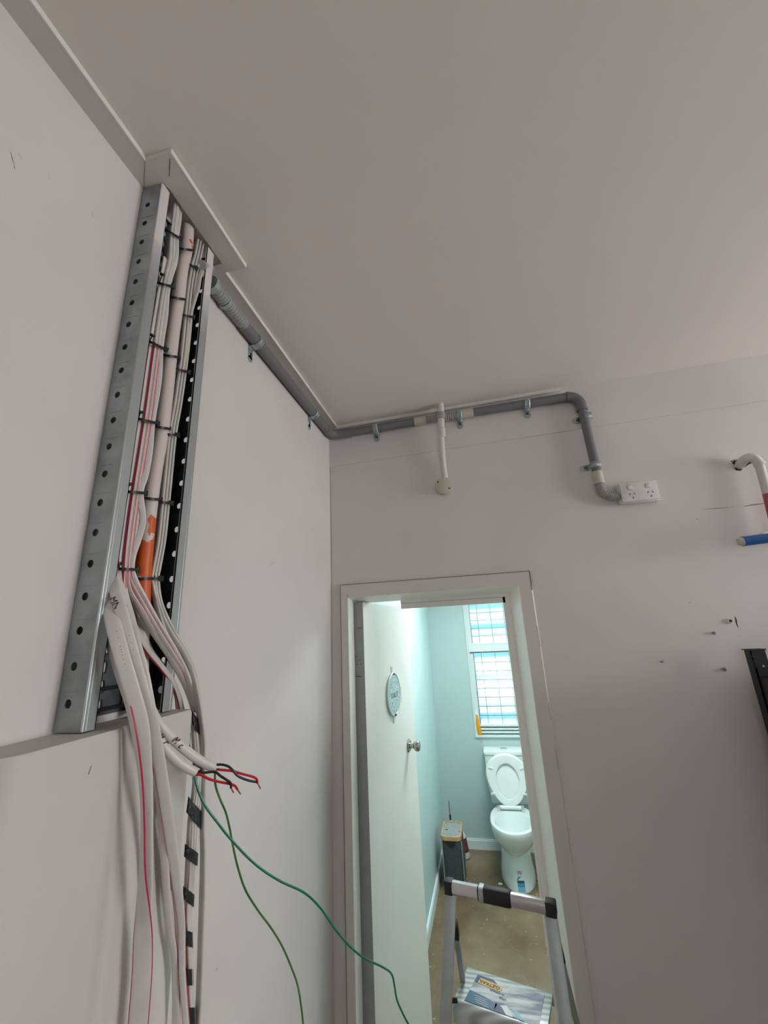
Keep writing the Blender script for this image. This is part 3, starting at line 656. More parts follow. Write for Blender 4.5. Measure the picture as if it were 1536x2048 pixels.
core(me_, [(388, 1549, D, -.511), (403, 1550, D, -.502), (418, 1558, D, -.494), (440, 1564, D, -.483), (460, 1568, D, -.472), (470, 1572, D, -.467), (475, 1579, D, -.464)], 'wred', (481, 1588, D, -.461))
core(me_, [(389, 1550, D, -.512), (396, 1580, D, -.505), (410, 1611, D, -.495), (431, 1640, D, -.482), (463, 1680, D, -.465), (510, 1728, D, -.440), (558, 1761, D, -.415), (608, 1785, D, -.388), (640, 1815, D, -.37), (670, 1858, D, -.352), (700, 1893, D, -.335), (730, 1917, D, -.318), (765, 1934, D, -.298), (783, 1948, D, -.288), (789, 1972, D, -.284), (794, 2000, D, -.281), (808, 2032, D, -.273), (822, 2060, D, -.265), (845, 2120, D, -.255), (870, 2300, D, -.25), (890, 2700, D, -.25)], 'wgrn', r=.0021, name='earth_wire')
core(mc, [(430, 1540, D, -.502), (431, 1570, D, -.500), (440, 1598, D, -.497), (452, 1626, D, -.493), (460, 1660, D, -.490), (466, 1692, D, -.487), (475, 1732, D, -.483), (490, 1778, D, -.477), (514, 1818, D, -.467), (540, 1853, D, -.456), (562, 1888, D, -.447), (580, 1928, D, -.440), (595, 1970, D, -.434), (603, 2018, D, -.431), (607, 2060, D, -.43), (612, 2130, D, -.428), (618, 2350, D, -.428), (624, 2750, D, -.428)], 'wgrn2', r=.0019, name='earth_wire')

# handwriting and print
def on_cable(s, px, py, xv, dirp, size, m, parent, name='handwriting', shear=0, off=.009, flip=1):
    p = at(px, py, 'x', xv); q = at(dirp[0], dirp[1], 'x', xv); d = (q-p).normalized(); v = (CAM-p).normalized()
    y = v.cross(d)
    return text_mesh(name, s, size, frame(p+v*off, d, y), M[m], parent, shear=shear)
on_cable('M', 351, 1481, -.534, (366, 1494), .016, 'ink', mc, shear=.3, off=.0092)
on_cable('c', 362, 1491, -.530, (377, 1504), .016, 'ink', mc, shear=.3, off=.0092)
on_cable('M', 321, 1473, -.546, (330, 1486), .013, 'ink', me_, shear=.3, off=.0088)
on_cable('E', 328, 1487, -.543, (338, 1502), .015, 'ink', me_, shear=.3, off=.0088)

# ---- cable ties
def tie(l, r, xv, lab, group, depth=.013, knob=None, band=.0026):
    A = at(l[0], l[1], 'x', xv); B = at(r[0], r[1], 'x', xv); c = (A+B)/2; s = (B-A); hw = s.length/2; s.normalize()
    v = (CAM-c).normalized(); v = (v - s*v.dot(s)).normalized(); t = s.cross(v)
    o = empty('cable_tie', c, lab, 'cable tie', group)
    b = MB(); rings = []
    N = 28
    for i in range(N):
        a = 2*math.pi*i/N; ca, sa = math.cos(a), math.sin(a)
        p = c + s*hw*math.copysign(abs(ca)**.7, ca) + v*(depth*.5*math.copysign(abs(sa)**.7, sa) - depth*.12)
        n = (s*ca+v*sa).normalized()
        rings.append([p-t*band, p+t*band, p+t*band+n*.0022, p-t*band+n*.0022])
    V = [[b.bm.verts.new(p) for p in r_] for r_ in rings]
    for i in range(N):
        for k in range(4):
            b.bm.faces.new((V[i][k], V[i][(k+1) % 4], V[(i+1) % N][(k+1) % 4], V[(i+1) % N][k]))
    b.build('strap', M['black'], o)
    b = MB(); h = B + s*.001; b.bar(h-t*.0055+v*.001, h+t*.0055+v*.001, .0085, .0075, upv=v, bev=.0009); b.build('tie_head', M['black'], o)
    if knob:
        k = at(knob[0], knob[1], 'x', xv+.004)
        b = MB(); b.bar(k-t*.003, k+t*.003, .0080, .0085, upv=v, bev=.0018); b.tube([k, A-v*.003], .0012, 6); b.build('tie_tail', M['black'], o)
    return o
nth = ['topmost', 'second from top', 'third from top', 'fourth from top', 'fifth from top', 'lowest']
lt = [((336, 462), (359, 476), (339, 447)), ((321, 567), (344, 573), (325, 549)), ((301, 684), (330, 698), (305, 671)), ((279, 838), (313, 846), (281, 824)), ((255, 983), (288, 986), (260, 968)), ((241, 1138), (272, 1139), (238, 1127))]
for i, (l, r, k) in enumerate(lt):
    tie(l, r, XA+.006, f'black tie round the left cable bundle, {nth[i]} on that bundle', 'ties on the left bundle', .022, k)
for i, (l, r) in enumerate([((359, 497), (382, 500)), ((343, 594), (365, 598)), ((329, 710), (355, 714)), ((309, 853), (336, 857)), ((288, 996), (318, 999)), ((273, 1158), (303, 1157))]):
    tie(l, r, XP+.006, f'black tie round the painted conduit, {nth[i]} on that pipe', 'ties on the painted conduit', .034)
for i, (l, r) in enumerate([((379, 529), (391, 536)), ((366, 630), (385, 634)), ((352, 738), (376, 744)), ((334, 869), (354, 870)), ((319, 1004), (341, 1006)), ((300, 1157), (320, 1157))]):
    tie(l, r, XA+.002, f'black tie round the right cable bundle, {nth[i]} on that bundle', 'ties on the right bundle', .018)

# ---- taped bundle hanging beside the cover
cl = [(391, 1425), (395, 1480), (398, 1530), (394, 1590), (387, 1640), (383, 1700), (379, 1760), (375, 1830), (377, 1900), (379, 1970), (382, 2060), (384, 2160)]
def bx(y): return -.585 + min(1, max(0, (y-1425)/250))*.012
offs = [(-7, 0, 'cab_g', None, 'pale grey strand at the left of the taped bundle'), (-2.5, .003, 'cab', 'coral', 'strand with a coral line in the taped bundle'), (2.5, .003, 'cab', 'red', 'front strand with a deep red line in the taped bundle'), (7, .001, 'cab', None, 'printed white strand at the right of the taped bundle'), (0, -.006, 'cab_g', None, 'grey strand at the back of the taped bundle')]
wsc = lambda y: 1.0 if y < 1650 else max(.62, 1-(y-1650)/500)
for dx, dv, m0, m1, lab in offs:
    ribbon('flat_cable', [(x+dx*wsc(y), y, 'x', bx(y)+dv, 35) for x, y in cl], .0085, .0062, lab, group='cables wrapped together with black tape', mats=[M[m0], M[m1 or 'red']], stripe=2 if m1 else None)
def tape(y0, y1, sk, lab, hw=None):
    """a turn of tape round the bundle; sk = how much lower the right side sits (px)"""
    o = empty('tape_wrap', at(380, (y0+y1)/2, 'x', bx(y0)), lab, 'tape', 'turns of black tape round the hanging bundle')
    import bisect
    def cx(y):
        for (xa, ya), (xb, yb) in zip(cl, cl[1:]):
            if ya <= y <= yb: return xa+(xb-xa)*(y-ya)/(yb-ya)
        return cl[0][0]
    b = MB(); rings = []
    for y in (y0, y1):
        h = (hw or 15*wsc(y))+1.5; ring = []
        for k in range(24):
            a = 2*math.pi*k/24; px = cx(y)+h*math.copysign(abs(math.cos(a))**.8, math.cos(a)); py = y+sk*math.cos(a)
            p = at(px, py, 'x', bx(y)+.0015); v = (CAM-p).normalized()
            ring.append(p+v*(.0135*math.sin(a)+.001))
        rings.append(ring)
    mid = [(p+q)/2 for p, q in zip(*rings)]
    b.loft([rings[0], mid, rings[1]], caps=True); b.build('tape_band', M['tape'], o, smooth=60); return o
for y0, y1, sk, lab, hw in ((1432, 1462, 14, 'first turn of black tape, where the bundle passes the cover corner', 8), (1532, 1547, 8, 'narrow turn of tape behind the MC cable', 11), (1610, 1642, 18, 'broad slanting turn of tape just below the cut cable ends', 13),
        (1697, 1723, 10, 'slanting turn of tape second below the cut cable ends', 12), (1781, 1806, 9, 'turn of tape third below the cut cable ends', 10), (1862, 1893, 3, 'square turn of tape below the third slanting one', 8.5), (1938, 1971, 0, 'square turn of tape second from the bottom edge', 7.5), (2015, 2060, 0, 'turn of tape at the bottom edge of the picture', 9)):
    tape(y0, y1, sk, lab, hw)
# printed lettering down the white cables and the marker scribbles
def cable_by(txt): return [o for o in COL.objects if o.get('label', '').startswith(txt)][0]
F_c, B_c, W_c, U_c = cable_by('leftmost hanging'), cable_by('broad printed'), cable_by('broad white cable lying'), cable_by('broad white cable with magenta')
on_cable('(2', 288, 1962, -.538, (286, 1978), .016, 'ink', F_c, off=.0034)
on_cable('MN', 229, 1206, -.585, (240, 1226), .014, 'ink', U_c, off=.0062)
def print_marks(pts, xv, par, off=.0045, gap=7):
    """faint rows of printed ticks along a sheath"""
    b = MB(); d_ = 0
    for (x0, y0), (x1, y1) in zip(pts, pts[1:]):
        L_ = math.hypot(x1-x0, y1-y0); k = 0.0
        while k < L_:
            if random.random() < .62:
                t = k/L_; p = at(x0+(x1-x0)*t, y0+(y1-y0)*t, 'x', xv); q = at(x0+(x1-x0)*(k+2.2)/L_, y0+(y1-y0)*(k+2.2)/L_, 'x', xv); v = (CAM-p).normalized()
                b.bar(p+v*off, q+v*off, .0011*random.uniform(.7, 1.4), .0002, upv=v)
            k += gap*random.uniform(.45, 1.0)
    return b.build('printed_marks', M['inkg'], par, smooth=0)
print_marks([(233, 1262), (247, 1320), (266, 1385), (283, 1450)], -.553, B_c, gap=8)
print_marks([(258, 1270), (278, 1345), (295, 1415)], -.552, U_c, gap=8)
print_marks([(313, 715), (305, 780), (301, 820)], -.606, W_c, gap=6, off=.0036)

# ================================================================== GREY CONDUIT RUN
cr_ = .0195
con = empty('grey_conduit_run', (LX+.02, 1.2, 2.81), 'grey electrical conduit running round the corner below the ceiling to the double socket', 'conduit')
yL = LX+.0215; yB = BY-.0275
def zL(y): return 2.806+.010*(y-.8)
def zB(x): return 2.822+.010*(x-LX)
b = MB(); b.tube([(yL, .955, zL(.955)), (yL, BY-.09, zL(BY-.09))], cr_, 24); b.build('pipe', M['conduit'], con, smooth=50)
# elbow in the corner
P = []
for k in range(11):
    a = k/10*math.pi/2; R_ = .055
    P.append((yL+R_*(1-math.cos(a)), yB-R_*(1-math.sin(a)), 2.8155+.005*k/10))
P = [(yL, yB-.085, 2.8155)] + P + [(yL+.095, yB, 2.821)]
b = MB(); b.tube(P, cr_+.0022, 24); b.build('elbow', M['conduit'], con, smooth=50)
xa = at(830, 840, 'y', yB).x; xb_ = at(945, 821, 'y', yB).x; xc = at(1135, 793, 'y', yB).x
b = MB(); b.tube([(yL+.09, yB, zB(yL)), (xa, yB, zB(xa))], cr_, 24); b.build('pipe', M['conduit'], con, smooth=50)
b = MB(); b.tube([(xb_, yB, zB(xb_)), (xc, yB, zB(xc))], cr_, 24); b.build('pipe', M['conduit'], con, smooth=50)
# cream couplings and short corrugated piece between them
ca0, ca1 = at(829, 840, 'y', yB).x, at(852, 836, 'y', yB).x; cb0, cb1 = at(924, 823, 'y', yB).x, at(946, 820, 'y', yB).x
for u0_, u1_ in ((ca0, ca1), (cb0, cb1)):
    b = MB(); b.tube([(u0_, yB, zB(u0_)), (u1_, yB, zB(u1_))], cr_+.0022, 24); b.build('coupling', M['cream'], con, smooth=50)
def corr(P, r, nper, name, par, m='flex', amp=.0024):
    """corrugated flexible conduit along P"""
    Q = [Vector(p) for p in P]; L = [0]
    for p, q in zip(Q, Q[1:]): L.append(L[-1]+(q-p).length)
    tot = L[-1]; n = int(nper*8); S = []
    j = 0
    for i in range(n+1):
        s = tot*i/n
        while j < len(L)-2 and L[j+1] < s: j += 1
        t = (s-L[j])/max(1e-9, L[j+1]-L[j]); S.append(Q[j].lerp(Q[j+1], min(1, t)))
    b = MB(); b.tube(S, r, 20, rad=lambda t: r+amp*math.cos(2*math.pi*nper*t)); return b.build(name, M[m], par, smooth=80)
corr([(ca1, yB, zB(ca1)), (cb0, yB, zB(cb0))], cr_-.0012, 18, 'corrugated_flex', con)
# elbow turning down, drop, coupling, corrugated bend into the socket
xd = at(1160, 800, 'y', yB).x; zc = zB(xc); R_ = .05
P = [(xc-.004, yB, zc)] + [(xd-R_+R_*math.sin(k/10*math.pi/2), yB, zc-R_*(1-math.cos(k/10*math.pi/2))) for k in range(11)] + [(xd, yB, zc-.075)]
b = MB(); b.tube(P, cr_+.002, 24); b.tube([(xd, yB, zc-.066), (xd, yB, zc-.078)], cr_+.0035, 24); b.tube([(xc-.006, yB, zc), (xc+.004, yB, zc)], cr_+.0035, 24); b.build('elbow', M['conduit'], con, smooth=50)
pe = at(1194, 945, 'y', yB); pf = at(1199, 968, 'y', yB)
b = MB(); b.tube([(xd, yB, zc-.07), (pe.x, yB, pe.z)], cr_-.0015, 24); b.build('pipe', M['conduit'], con, smooth=50)
b = MB(); b.tube([(pe.x, yB, pe.z+.002), (pf.x, yB, pf.z)], cr_+.001, 24); b.build('coupling', M['cream'], con, smooth=50)
pts = catmull([tuple(at(x, y, 'y', yy_)) for x, y, yy_ in ((1199, 966, yB), (1202, 976, yB), (1209, 986, yB), (1220, 991, BY-.025), (1230, 993, BY-.022), (1239, 993, BY-.019))], 8)
corr(pts, cr_-.0035, 14, 'corrugated_flex', con)
# corrugated start at the tray and end inside it
P = [(yL+.002, y, zL(y)) for y in (.80, .85, .90, .957)]
corr(P, cr_-.002, 15, 'corrugated_flex', con, amp=.003)
b = MB(); b.tube([(yL, .79, zL(.79)), (yL, .806, zL(.8))], cr_+.004, 24); b.build('gland', M['galv_new'], con, smooth=50)
b = MB(); b.tube([(yL, .856, zL(.86)), (yL, .868, zL(.87))], cr_+.0025, 24); b.build('clamp_ring', M['galv_new'], con, smooth=50)
corr([tuple(at(418, 536, 'x', -.616)), tuple(at(408, 533, 'x', -.612)), tuple(at(401, 531, 'x', -.608))], .012, 5, 'conduit_end', con, 'flex', .002)

# ---- pressed steel saddles
def saddle(c, axis, out, tabdir, lab, r=.0215, wd=.022, tab=.042):
    c = Vector(c); ax = Vector(axis); n = Vector(out); td = Vector(tabdir)
    o = empty('conduit_saddle', c, lab, 'saddle clip', 'zinc half saddles holding the grey conduit')
    b = MB(); path = []
    for k in range(15):
        a = math.radians(-5+190*k/14); path.append(c + td*math.cos(a)*r + n*math.sin(a)*r)
    base = c - n*r
    path = [base+td*(r+tab)+n*.0018, base+td*(r+.004)+n*.0018, base+td*r+n*.004] + path
    L = [[p-ax*wd/2, p+ax*wd/2] for p in path]
    for a_, b_ in zip(L, L[1:]): b.quad([a_[0], a_[1], b_[1], b_[0]])
    ob = b.build('strap_body', M['galv_new'], o, smooth=50)
    sm = ob.modifiers.new('s', 'SOLIDIFY'); sm.thickness = .0016; sm.offset = 0
    b = MB(); q = base+td*(r+tab)+n*.001; b.tube([q-n*.0002, q+n*.0016], wd/2, 18); b.build('rounded_tab', M['galv_new'], o)
    for s_ in (-1, 1):
        b = MB(); P_ = [c + td*math.cos(math.radians(a))*(r+.0012) + n*math.sin(math.radians(a))*(r+.0012) + ax*s_*wd*.28 for a in range(10, 100, 12)]
        b.tube(P_, .0016, 6); b.build('pressed_rib', M['galv'], o)
    q = base+td*(r+tab*.62)
    b = MB(); b.tube([q+n*.0018, q+n*.0048, q+n*.006], .0052, 12, rad=lambda t: .0052 if t < .7 else .003); b.build('screw_head', M['galv_dk'], o)
def yon(px, py): return at(px, py, 'x', yL).y
def xon(px, py): return at(px, py, 'y', yB).x
saddle((yL, yon(513, 681), zL(yon(513, 681))), (0, 1, 0), (1, 0, 0), (0, 0, -1), 'zinc saddle on the left wall conduit, nearer to the tray', wd=.024)
saddle((yL, yon(627, 823), zL(yon(627, 823))), (0, 1, 0), (1, 0, 0), (0, 0, -1), 'zinc saddle on the left wall conduit, nearer to the room corner', wd=.024)
for px, py, lab in ((751, 853, 'zinc saddle above the door wall, first right of the room corner'), (918, 825, 'zinc saddle between the cream coupling and the round junction pipe'), (1053, 806, 'zinc saddle on the bare stretch of horizontal conduit, left of the downward elbow')):
    x = xon(px, py); saddle((x, yB, zB(x)), (1, 0, 0), (0, -1, 0), (0, 0, -1), lab, wd=.026, tab=.03)
for px, py, lab in ((1174, 834, 'zinc saddle with tab to the left, upper of two on the conduit drop'), (1191, 931, 'zinc saddle with tab to the left, just above the lower cream coupling')):
    q = at(px, py, 'y', yB); saddle((q.x, yB, q.z), (0, 0, 1), (0, -1, 0), (-1, 0, 0), lab, wd=.026, tab=.022)

# ================================================================== WHITE DROP with round junction cover
jt = empty('junction_pipe', at(883, 835, 'y', BY-.05), 'short white conduit dropping from the ceiling over the grey pipe to a round cover', 'conduit')
yj = BY-.055
P = [tuple(at(881, 806, 'y', yj)), tuple(at(882, 818, 'y', yj)), tuple(at(882.5, 838, 'y', yj)), tuple(at(882, 852, 'y', yj+.004)), tuple(at(883, 885, 'y', yj+.014)), tuple(at(886, 925, 'y', BY-.026)), tuple(at(889, 950, 'y', BY-.022)), tuple(at(890, 962, 'y', BY-.022))]
b = MB(); b.tube(catmull(P, 6), .0142, 20); b.build('pipe', M['conduit_w'], jt, smooth=60)
p0, p1 = at(882, 838, 'y', yj), at(882, 856, 'y', yj+.003); b = MB(); b.tube([p0, p1], .0158, 20); b.build('coupling', M['conduit_w'], jt, smooth=60)
p0, p1 = at(883, 857, 'y', yj+.005), at(885, 875, 'y', yj+.011); b = MB(); b.tube([p0, p1], .0162, 20, rad=lambda t: .0165-.002*t); b.build('coupling', M['conduit_w'], jt, smooth=60)
corr([tuple(at(882, 827, 'y', yj)), tuple(at(882, 839, 'y', yj))], .0185, 5, 'ribbed_collar', jt, 'flex', .0015)
q = at(887.5, 971, 'y', BY-.03)
b = MB(); b.cyl((q.x, BY-.015, q.z), (0, 1, 0), .036, .030, 40); b.build('junction_box', M['cream'], jt, smooth=40)
b = MB(); b.tube([(q.x, BY-.030, q.z), (q.x, BY-.034, q.z), (q.x, BY-.0355, q.z)], .0385, 40, rad=lambda t: .0385 if t < .7 else .036); cvp = b.build('round_cover', M['cream'], jt, smooth=40)
for dx, dz in ((-.024, .018), (.024, -.018)):
    b = MB(); b.cyl((q.x+dx, BY-.0358, q.z+dz), (0, 1, 0), .0042, .001, 14); b.build('screw_hole', M['galv_dk'], cvp)

# ================================================================== DOUBLE POWER POINT
zc_ = at(1278, 983, 'y', BY-.035); gw, gh = .138, .078
g = empty('double_power_point', (zc_.x, BY, zc_.z), 'white double power point with two switches on a mounting block', 'power point')
gx, gz = zc_.x, zc_.z
b = MB(); b.box((gx-gw/2-.004, BY-.030, gz-gh/2-.004), (gx+gw/2+.004, BY, gz+gh/2+.004), bev=.005); b.build('mounting_block', M['plastic'], g, smooth=40)
b = MB(); b.box((gx-gw/2, BY-.041, gz-gh/2), (gx+gw/2, BY-.029, gz+gh/2), bev=.003); pl = b.build('face_plate', M['plastic'], g, smooth=40)
fy = BY-.041
for sx in (-.032, .034):
    cx, cz = gx+sx, gz+.019
    b = MB(); b.box((cx-.0085, fy-.0022, cz-.0085), (cx+.0085, fy+.001, cz+.0085), bev=.0015); sw = b.build('switch', M['plastic'], g, smooth=40)
    b = MB()   # shadow gap round the rocker
    for p, q in (((-.0105, -.0085), (-.0095, .0085)), ((-.0095, .0092), (.0060, .0102)), ((-.0095, -.0102), (.0060, -.0092))):
        b.box((cx+p[0], fy-.0003, cz+p[1]), (cx+q[0], fy+.0005, cz+q[1]))
    b.build('switch_gap', M['scuff'], sw, smooth=0)
    for a, dx, dz in ((30, -.0085, -.0), (-30, .0085, -.0), (0, 0, -.0165)):
        c = Vector((cx+.004+dx, fy-.0002, gz-.0085+dz)); aa = math.radians(a); d = Vector((math.sin(aa), 0, math.cos(aa)))
        b = MB(); b.bar(c-d*.0042, c+d*.0042, .0024, .001, upv=(0, 1, 0)); b.build('pin_slot', M['slot'], pl, smooth=0)

# ================================================================== RIGHT EDGE: broken elbow pipe, blue tube, rack
pb = empty('white_elbow_pipe', at(1485, 925, 'y', BY), 'white pipe elbow coming out of a broken hole in the wall, red towards its end', 'pipe')
yp = BY-.035
P = [tuple(at(1478, 934, 'y', BY+.03)), tuple(at(1481, 928, 'y', BY-.012)), tuple(at(1491, 918, 'y', yp)), tuple(at(1504, 915, 'y', yp-.006)), tuple(at(1514, 922, 'y', yp-.008)), tuple(at(1519, 932, 'y', yp-.008))]
b = MB(); b.tube(catmull(P, 6), .0172, 20); b.tube([at(1518, 926, 'y', yp-.008), at(1520, 931, 'y', yp-.008)], .0188, 20); b.build('elbow', M['conduit_w'], pb, smooth=60)
p0, p1, p2 = at(1519, 930, 'y', yp-.008), at(1535, 988, 'y', yp-.008), at(1556, 1075, 'y', yp-.008)
b = MB(); b.tube([p0, p1], .0150, 20); b.build('pipe', M['conduit_w'], pb, smooth=60)
b = MB(); b.tube([p1, p2], .0152, 20); b.build('red_sleeve', M['redpaint'], pb, smooth=60)
# ragged hole rim
b = MB(); cen = at(1481, 928, 'y', BY-.001); rg = []
for k in range(18):
    a = 2*math.pi*k/18; rr = .026*(1+.30*math.sin(3*a+1)+.15*random.uniform(-1, 1)); rg.append(cen+Vector((math.cos(a)*rr*1.2, -.0006, math.sin(a)*rr*.8)))
rg2 = [p+Vector((0, .002, 0)) for p in rg]; b.loft([rg, rg2]); b.build('broken_plaster_hole', M['slot'], wb)
b = MB(); 
for k in range(7):
    a = random.uniform(0, 6.28); c = cen+Vector((math.cos(a)*.026-.01, -.003, math.sin(a)*.016)); s_ = random.uniform(.005, .010)
    rr = [c+Vector((random.uniform(-s_, s_), random.uniform(-.003, .001), random.uniform(-s_, s_)*.7)) for _ in range(4)]
    b.loft([[rr[0], rr[1], rr[2]], [rr[3], rr[3]+Vector((.001, 0, .001)), rr[3]+Vector((-.001, 0, .001))]])
b.build('plaster_crumb', M['wall'], wb)
bt = empty('blue_tube', at(1480, 1083, 'y', BY-.10), 'blue plastic tube with a pale domed end cap jutting in from the right edge', 'tube')
p0 = at(1485, 1083, 'y', BY-.10); p1 = at(1700, 1055, 'y', BY-.10); d = (p1-p0).normalized()
b = MB(); b.tube([p0, p0+d*.003, p1], .0175, 22); b.build('tube_body', M['blue'], bt, smooth=60)
b = MB(); b.tube([p0-d*.014, p0-d*.0135, p0-d*.010, p0-d*.004, p0+d*.001], .016, 20, rad=lambda t: .016*math.sqrt(max(.02, 1-(1-t)**2.2))); b.build('end_cap', M['cream'], bt, smooth=60)
b = MB(); q0 = p0+d*.075+Vector((0, 0, .0165)); b.tube([q0-d*.022, q0-d*.012, q0, q0+d*.012, q0+d*.022], .009, 14, rad=lambda t: .009*math.sin(math.pi*(.08+.84*t))); b.build('cut_notch', M['plastic'], bt)
for u in (.20, .34):   # wall brackets carrying the tube, outside the picture
    q0 = p0+d*u; b = MB(); b.bar((q0.x, q0.y-.02, q0.z-.021), (q0.x, BY, q0.z-.021), .02, .004, upv=(0, 0, 1)); b.build('bracket', M['galv'], bt)

# black slotted rack post and its shelves (mostly out of frame)
rk = empty('black_rack', (1.0, 1.2, 0), 'black slotted steel rack at the right edge, with a thin red-edged shelf', 'rack')
ry = 1.30; RD = .42
q = at(1514, 1298, 'y', ry+RD); rx = q.x; rz = q.z; pw = .044
def post(x, y, zt):
    b = MB(); t = .003
    x0 = x-pw/2
    n = int(zt/.075); z_off = zt-.03-n*.075
    perf(b, (x0, y, z_off), (1, 0, 0), (0, 0, 1), n, pw, .075, .62, .55, .0065, .016, t, (0, 1, 0), 16)
    b.box((x0, y, 0), (x0+pw, y+t, z_off)); b.box((x0, y, zt-.03), (x0+pw, y+t, zt))
    b.box((x0, y, 0), (x0+t, y+.035, zt)); 
    return b.build('post', M['rackb'], rk, smooth=20)
post(rx, ry, rz-.003); post(rx, ry+RD, rz-.003); post(rx+1.5, ry, rz-.003); post(rx+1.5, ry+RD, rz-.003)
b = MB(); b.box((rx-pw/2-.006, ry+RD-.004, rz-.004), (rx+pw/2+.002, ry+RD+.036, rz)); b.build('post_cap', M['rackb'], rk)
b = MB()
for k in range(5):
    z = rz-.02-k*.017; b.tube([(rx-pw/2-.002, ry+RD+.001, z), (rx-pw/2+.0015, ry+RD+.001, z-.006)], .003, 6)
b.build('post_teeth', M['rackb'], rk)
zs = at(1520, 1321, 'y', ry+RD).z
for i, z in enumerate((zs-.05, .95, .5, .12)):
    b = MB(); b.box((rx-pw/2+.004, ry+.004, z-.04), (rx+1.5, ry+.012, z)); b.box((rx-pw/2+.004, ry+RD-.002, z-.04), (rx+1.5, ry+RD-.001, z)); b.box((rx, ry+.004, z-.006), (rx+1.5, ry+RD-.001, z)); b.build('shelf', M['rackb'], rk, smooth=0)
b = MB(); b.loft([[(rx-.004, ry-.008, zs-.003), (rx+.5, ry-.008, zs-.004), (rx+.5, ry-.008, zs+.014), (rx+.06, ry-.008, zs+.004)], [(rx-.004, ry+.3, zs-.003), (rx+.5, ry+.3, zs-.004), (rx+.5, ry+.3, zs+.014), (rx+.06, ry+.3, zs+.004)]]); b.build('shelf_board', M['pink'], rk, smooth=0)
b = MB(); b.box((rx-pw/2+.004, ry+RD-.006, .05), (rx+1.5, ry+RD-.003, zs-.02)); b.build('back_light_block', M['rackb'], rk, smooth=0)  # sheet added to keep window light off the lower wall
b = MB(); b.box((rx-pw/2+.004, ry+.036, .05), (rx-pw/2+.007, ry+RD-.008, zs-.05)); b.build('side_light_block', M['rackb'], rk, smooth=0)  # end sheet added to stop light passing through the shelves

# ================================================================== TOILET ROOM
TZC = 2.52; TRX = .95
lw = [(-.68, TY0), (-.60, 2.45), (-.548, 3.0), (-.538, TY1)]
b = MB(); poly = lw + [(-.85, TY1), (-.85, TY0)]
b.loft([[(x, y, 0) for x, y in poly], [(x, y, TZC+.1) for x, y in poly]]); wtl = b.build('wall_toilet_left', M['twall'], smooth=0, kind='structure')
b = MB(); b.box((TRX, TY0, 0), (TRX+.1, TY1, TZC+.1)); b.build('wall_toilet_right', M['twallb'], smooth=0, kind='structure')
WX0, WX1, WZ0, WZ1 = -.150, .60, .905, 2.30
b = MB()
b.box((-.85, TY1, 0), (WX0, TY1+.15, TZC+.1)); b.box((WX1, TY1, 0), (TRX+.1, TY1+.15, TZC+.1)); b.box((WX0, TY1, 0), (WX1, TY1+.15, WZ0)); b.box((WX0, TY1, WZ1), (WX1, TY1+.15, TZC+.1))
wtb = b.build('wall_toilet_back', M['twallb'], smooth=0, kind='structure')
b = MB(); b.box((-.85, TY0, TZC), (TRX+.1, TY1+.1, TZC+.1)); b.build('ceiling_toilet', M['tceil'], smooth=0, kind='structure')
lm = empty('added_fill_lamp', (.16, 3.15, TZC), 'round white lamp added out of view to brighten the toilet room', 'lamp')  # made-up fitting above the view, carrying the added fill light
m_ = bpy.data.materials.new('fill_glow'); m_.use_nodes = True; m_.node_tree.nodes['Principled BSDF'].inputs['Emission Color'].default_value = (.93, 1, .985, 1); m_.node_tree.nodes['Principled BSDF'].inputs['Emission Strength'].default_value = 4; M['glow'] = m_
b = MB(); b.tube([(.16, 3.15, TZC), (.16, 3.15, TZC-.03)], .33, 36); b.build('fill_base', M['plastic'], lm)
b = MB(); b.tube([(.16, 3.15, TZC-.03), (.16, 3.15, TZC-.055), (.16, 3.15, TZC-.068)], .24, 36, rad=lambda t: .315-.05*t*t); b.build('fill_diffuser', M['glow'], lm)
# skirtings
b = MB(); sk = [(x+.014, y) for x, y in lw[1:]]; full = lw[1:] + sk[::-1]
b.loft([[(x, y, 0) for x, y in full], [(x, y, .068) for x, y in full], [(x-.006 if i >= 3 else x, y, .078) for i, (x, y) in enumerate(full)]])
b.build('baseboard_toilet_left', M['twood'], smooth=0, kind='structure')
b = MB(); b.box((-.538, TY1-.014, 0), (TRX, TY1, .068)); b.box((-.538, TY1-.009, .068), (TRX, TY1, .078)); b.build('baseboard_toilet_back', M['twood'], smooth=0, kind='structure')
b = MB(); P = at(968, 1602, 'y', TY1); b.tube([(P.x, TY1+.001, P.z), (P.x, TY1-.002, P.z)], .038, 26); b.build('patched_circle', M['twallb'], wtb)
b = MB(); P = at(963, 1483, 'y', TY1); b.tube([(P.x, TY1+.001, P.z), (P.x, TY1-.003, P.z)], .004, 8); b.build('nail_hole', M['crack'], wtb)

# ---- window with two banks of ribbed glass louvres
win = empty('window_1', (WX0, TY1, WZ0), kind='structure')
b = MB(); y0, y1 = TY1-.008, TY1+.012
for k, (o_, t_) in enumerate(((.0, .010), (.013, .009))):   # stepped architrave left and below
    b.box((WX0-.022+o_, y0-.004*(1-k), WZ0-.004), (WX0-.022+o_+t_, y1, WZ1+.02))
b.box((WX0-.022, y0, WZ1), (WX1+.022, y1, WZ1+.02)); b.box((WX1, y0, WZ0-.004), (WX1+.022, y1, WZ1+.02))
b.box((WX0-.022, TY1-.022, WZ0-.010), (WX1+.022, TY1+.03, WZ0+.008))
for k in range(3): b.box((WX0-.005, TY1-.004+.014*k, WZ0+.020+.026*k), (WX1, TY1+.03, WZ0+.036+.026*k))
b.box((WX0, TY1+.03, WZ0), (WX1, TY1+.05, WZ0+.09))
b.build('window_surround', M['twood'], win, smooth=0)
b = MB(); fy0, fy1 = TY1+.03, TY1+.10
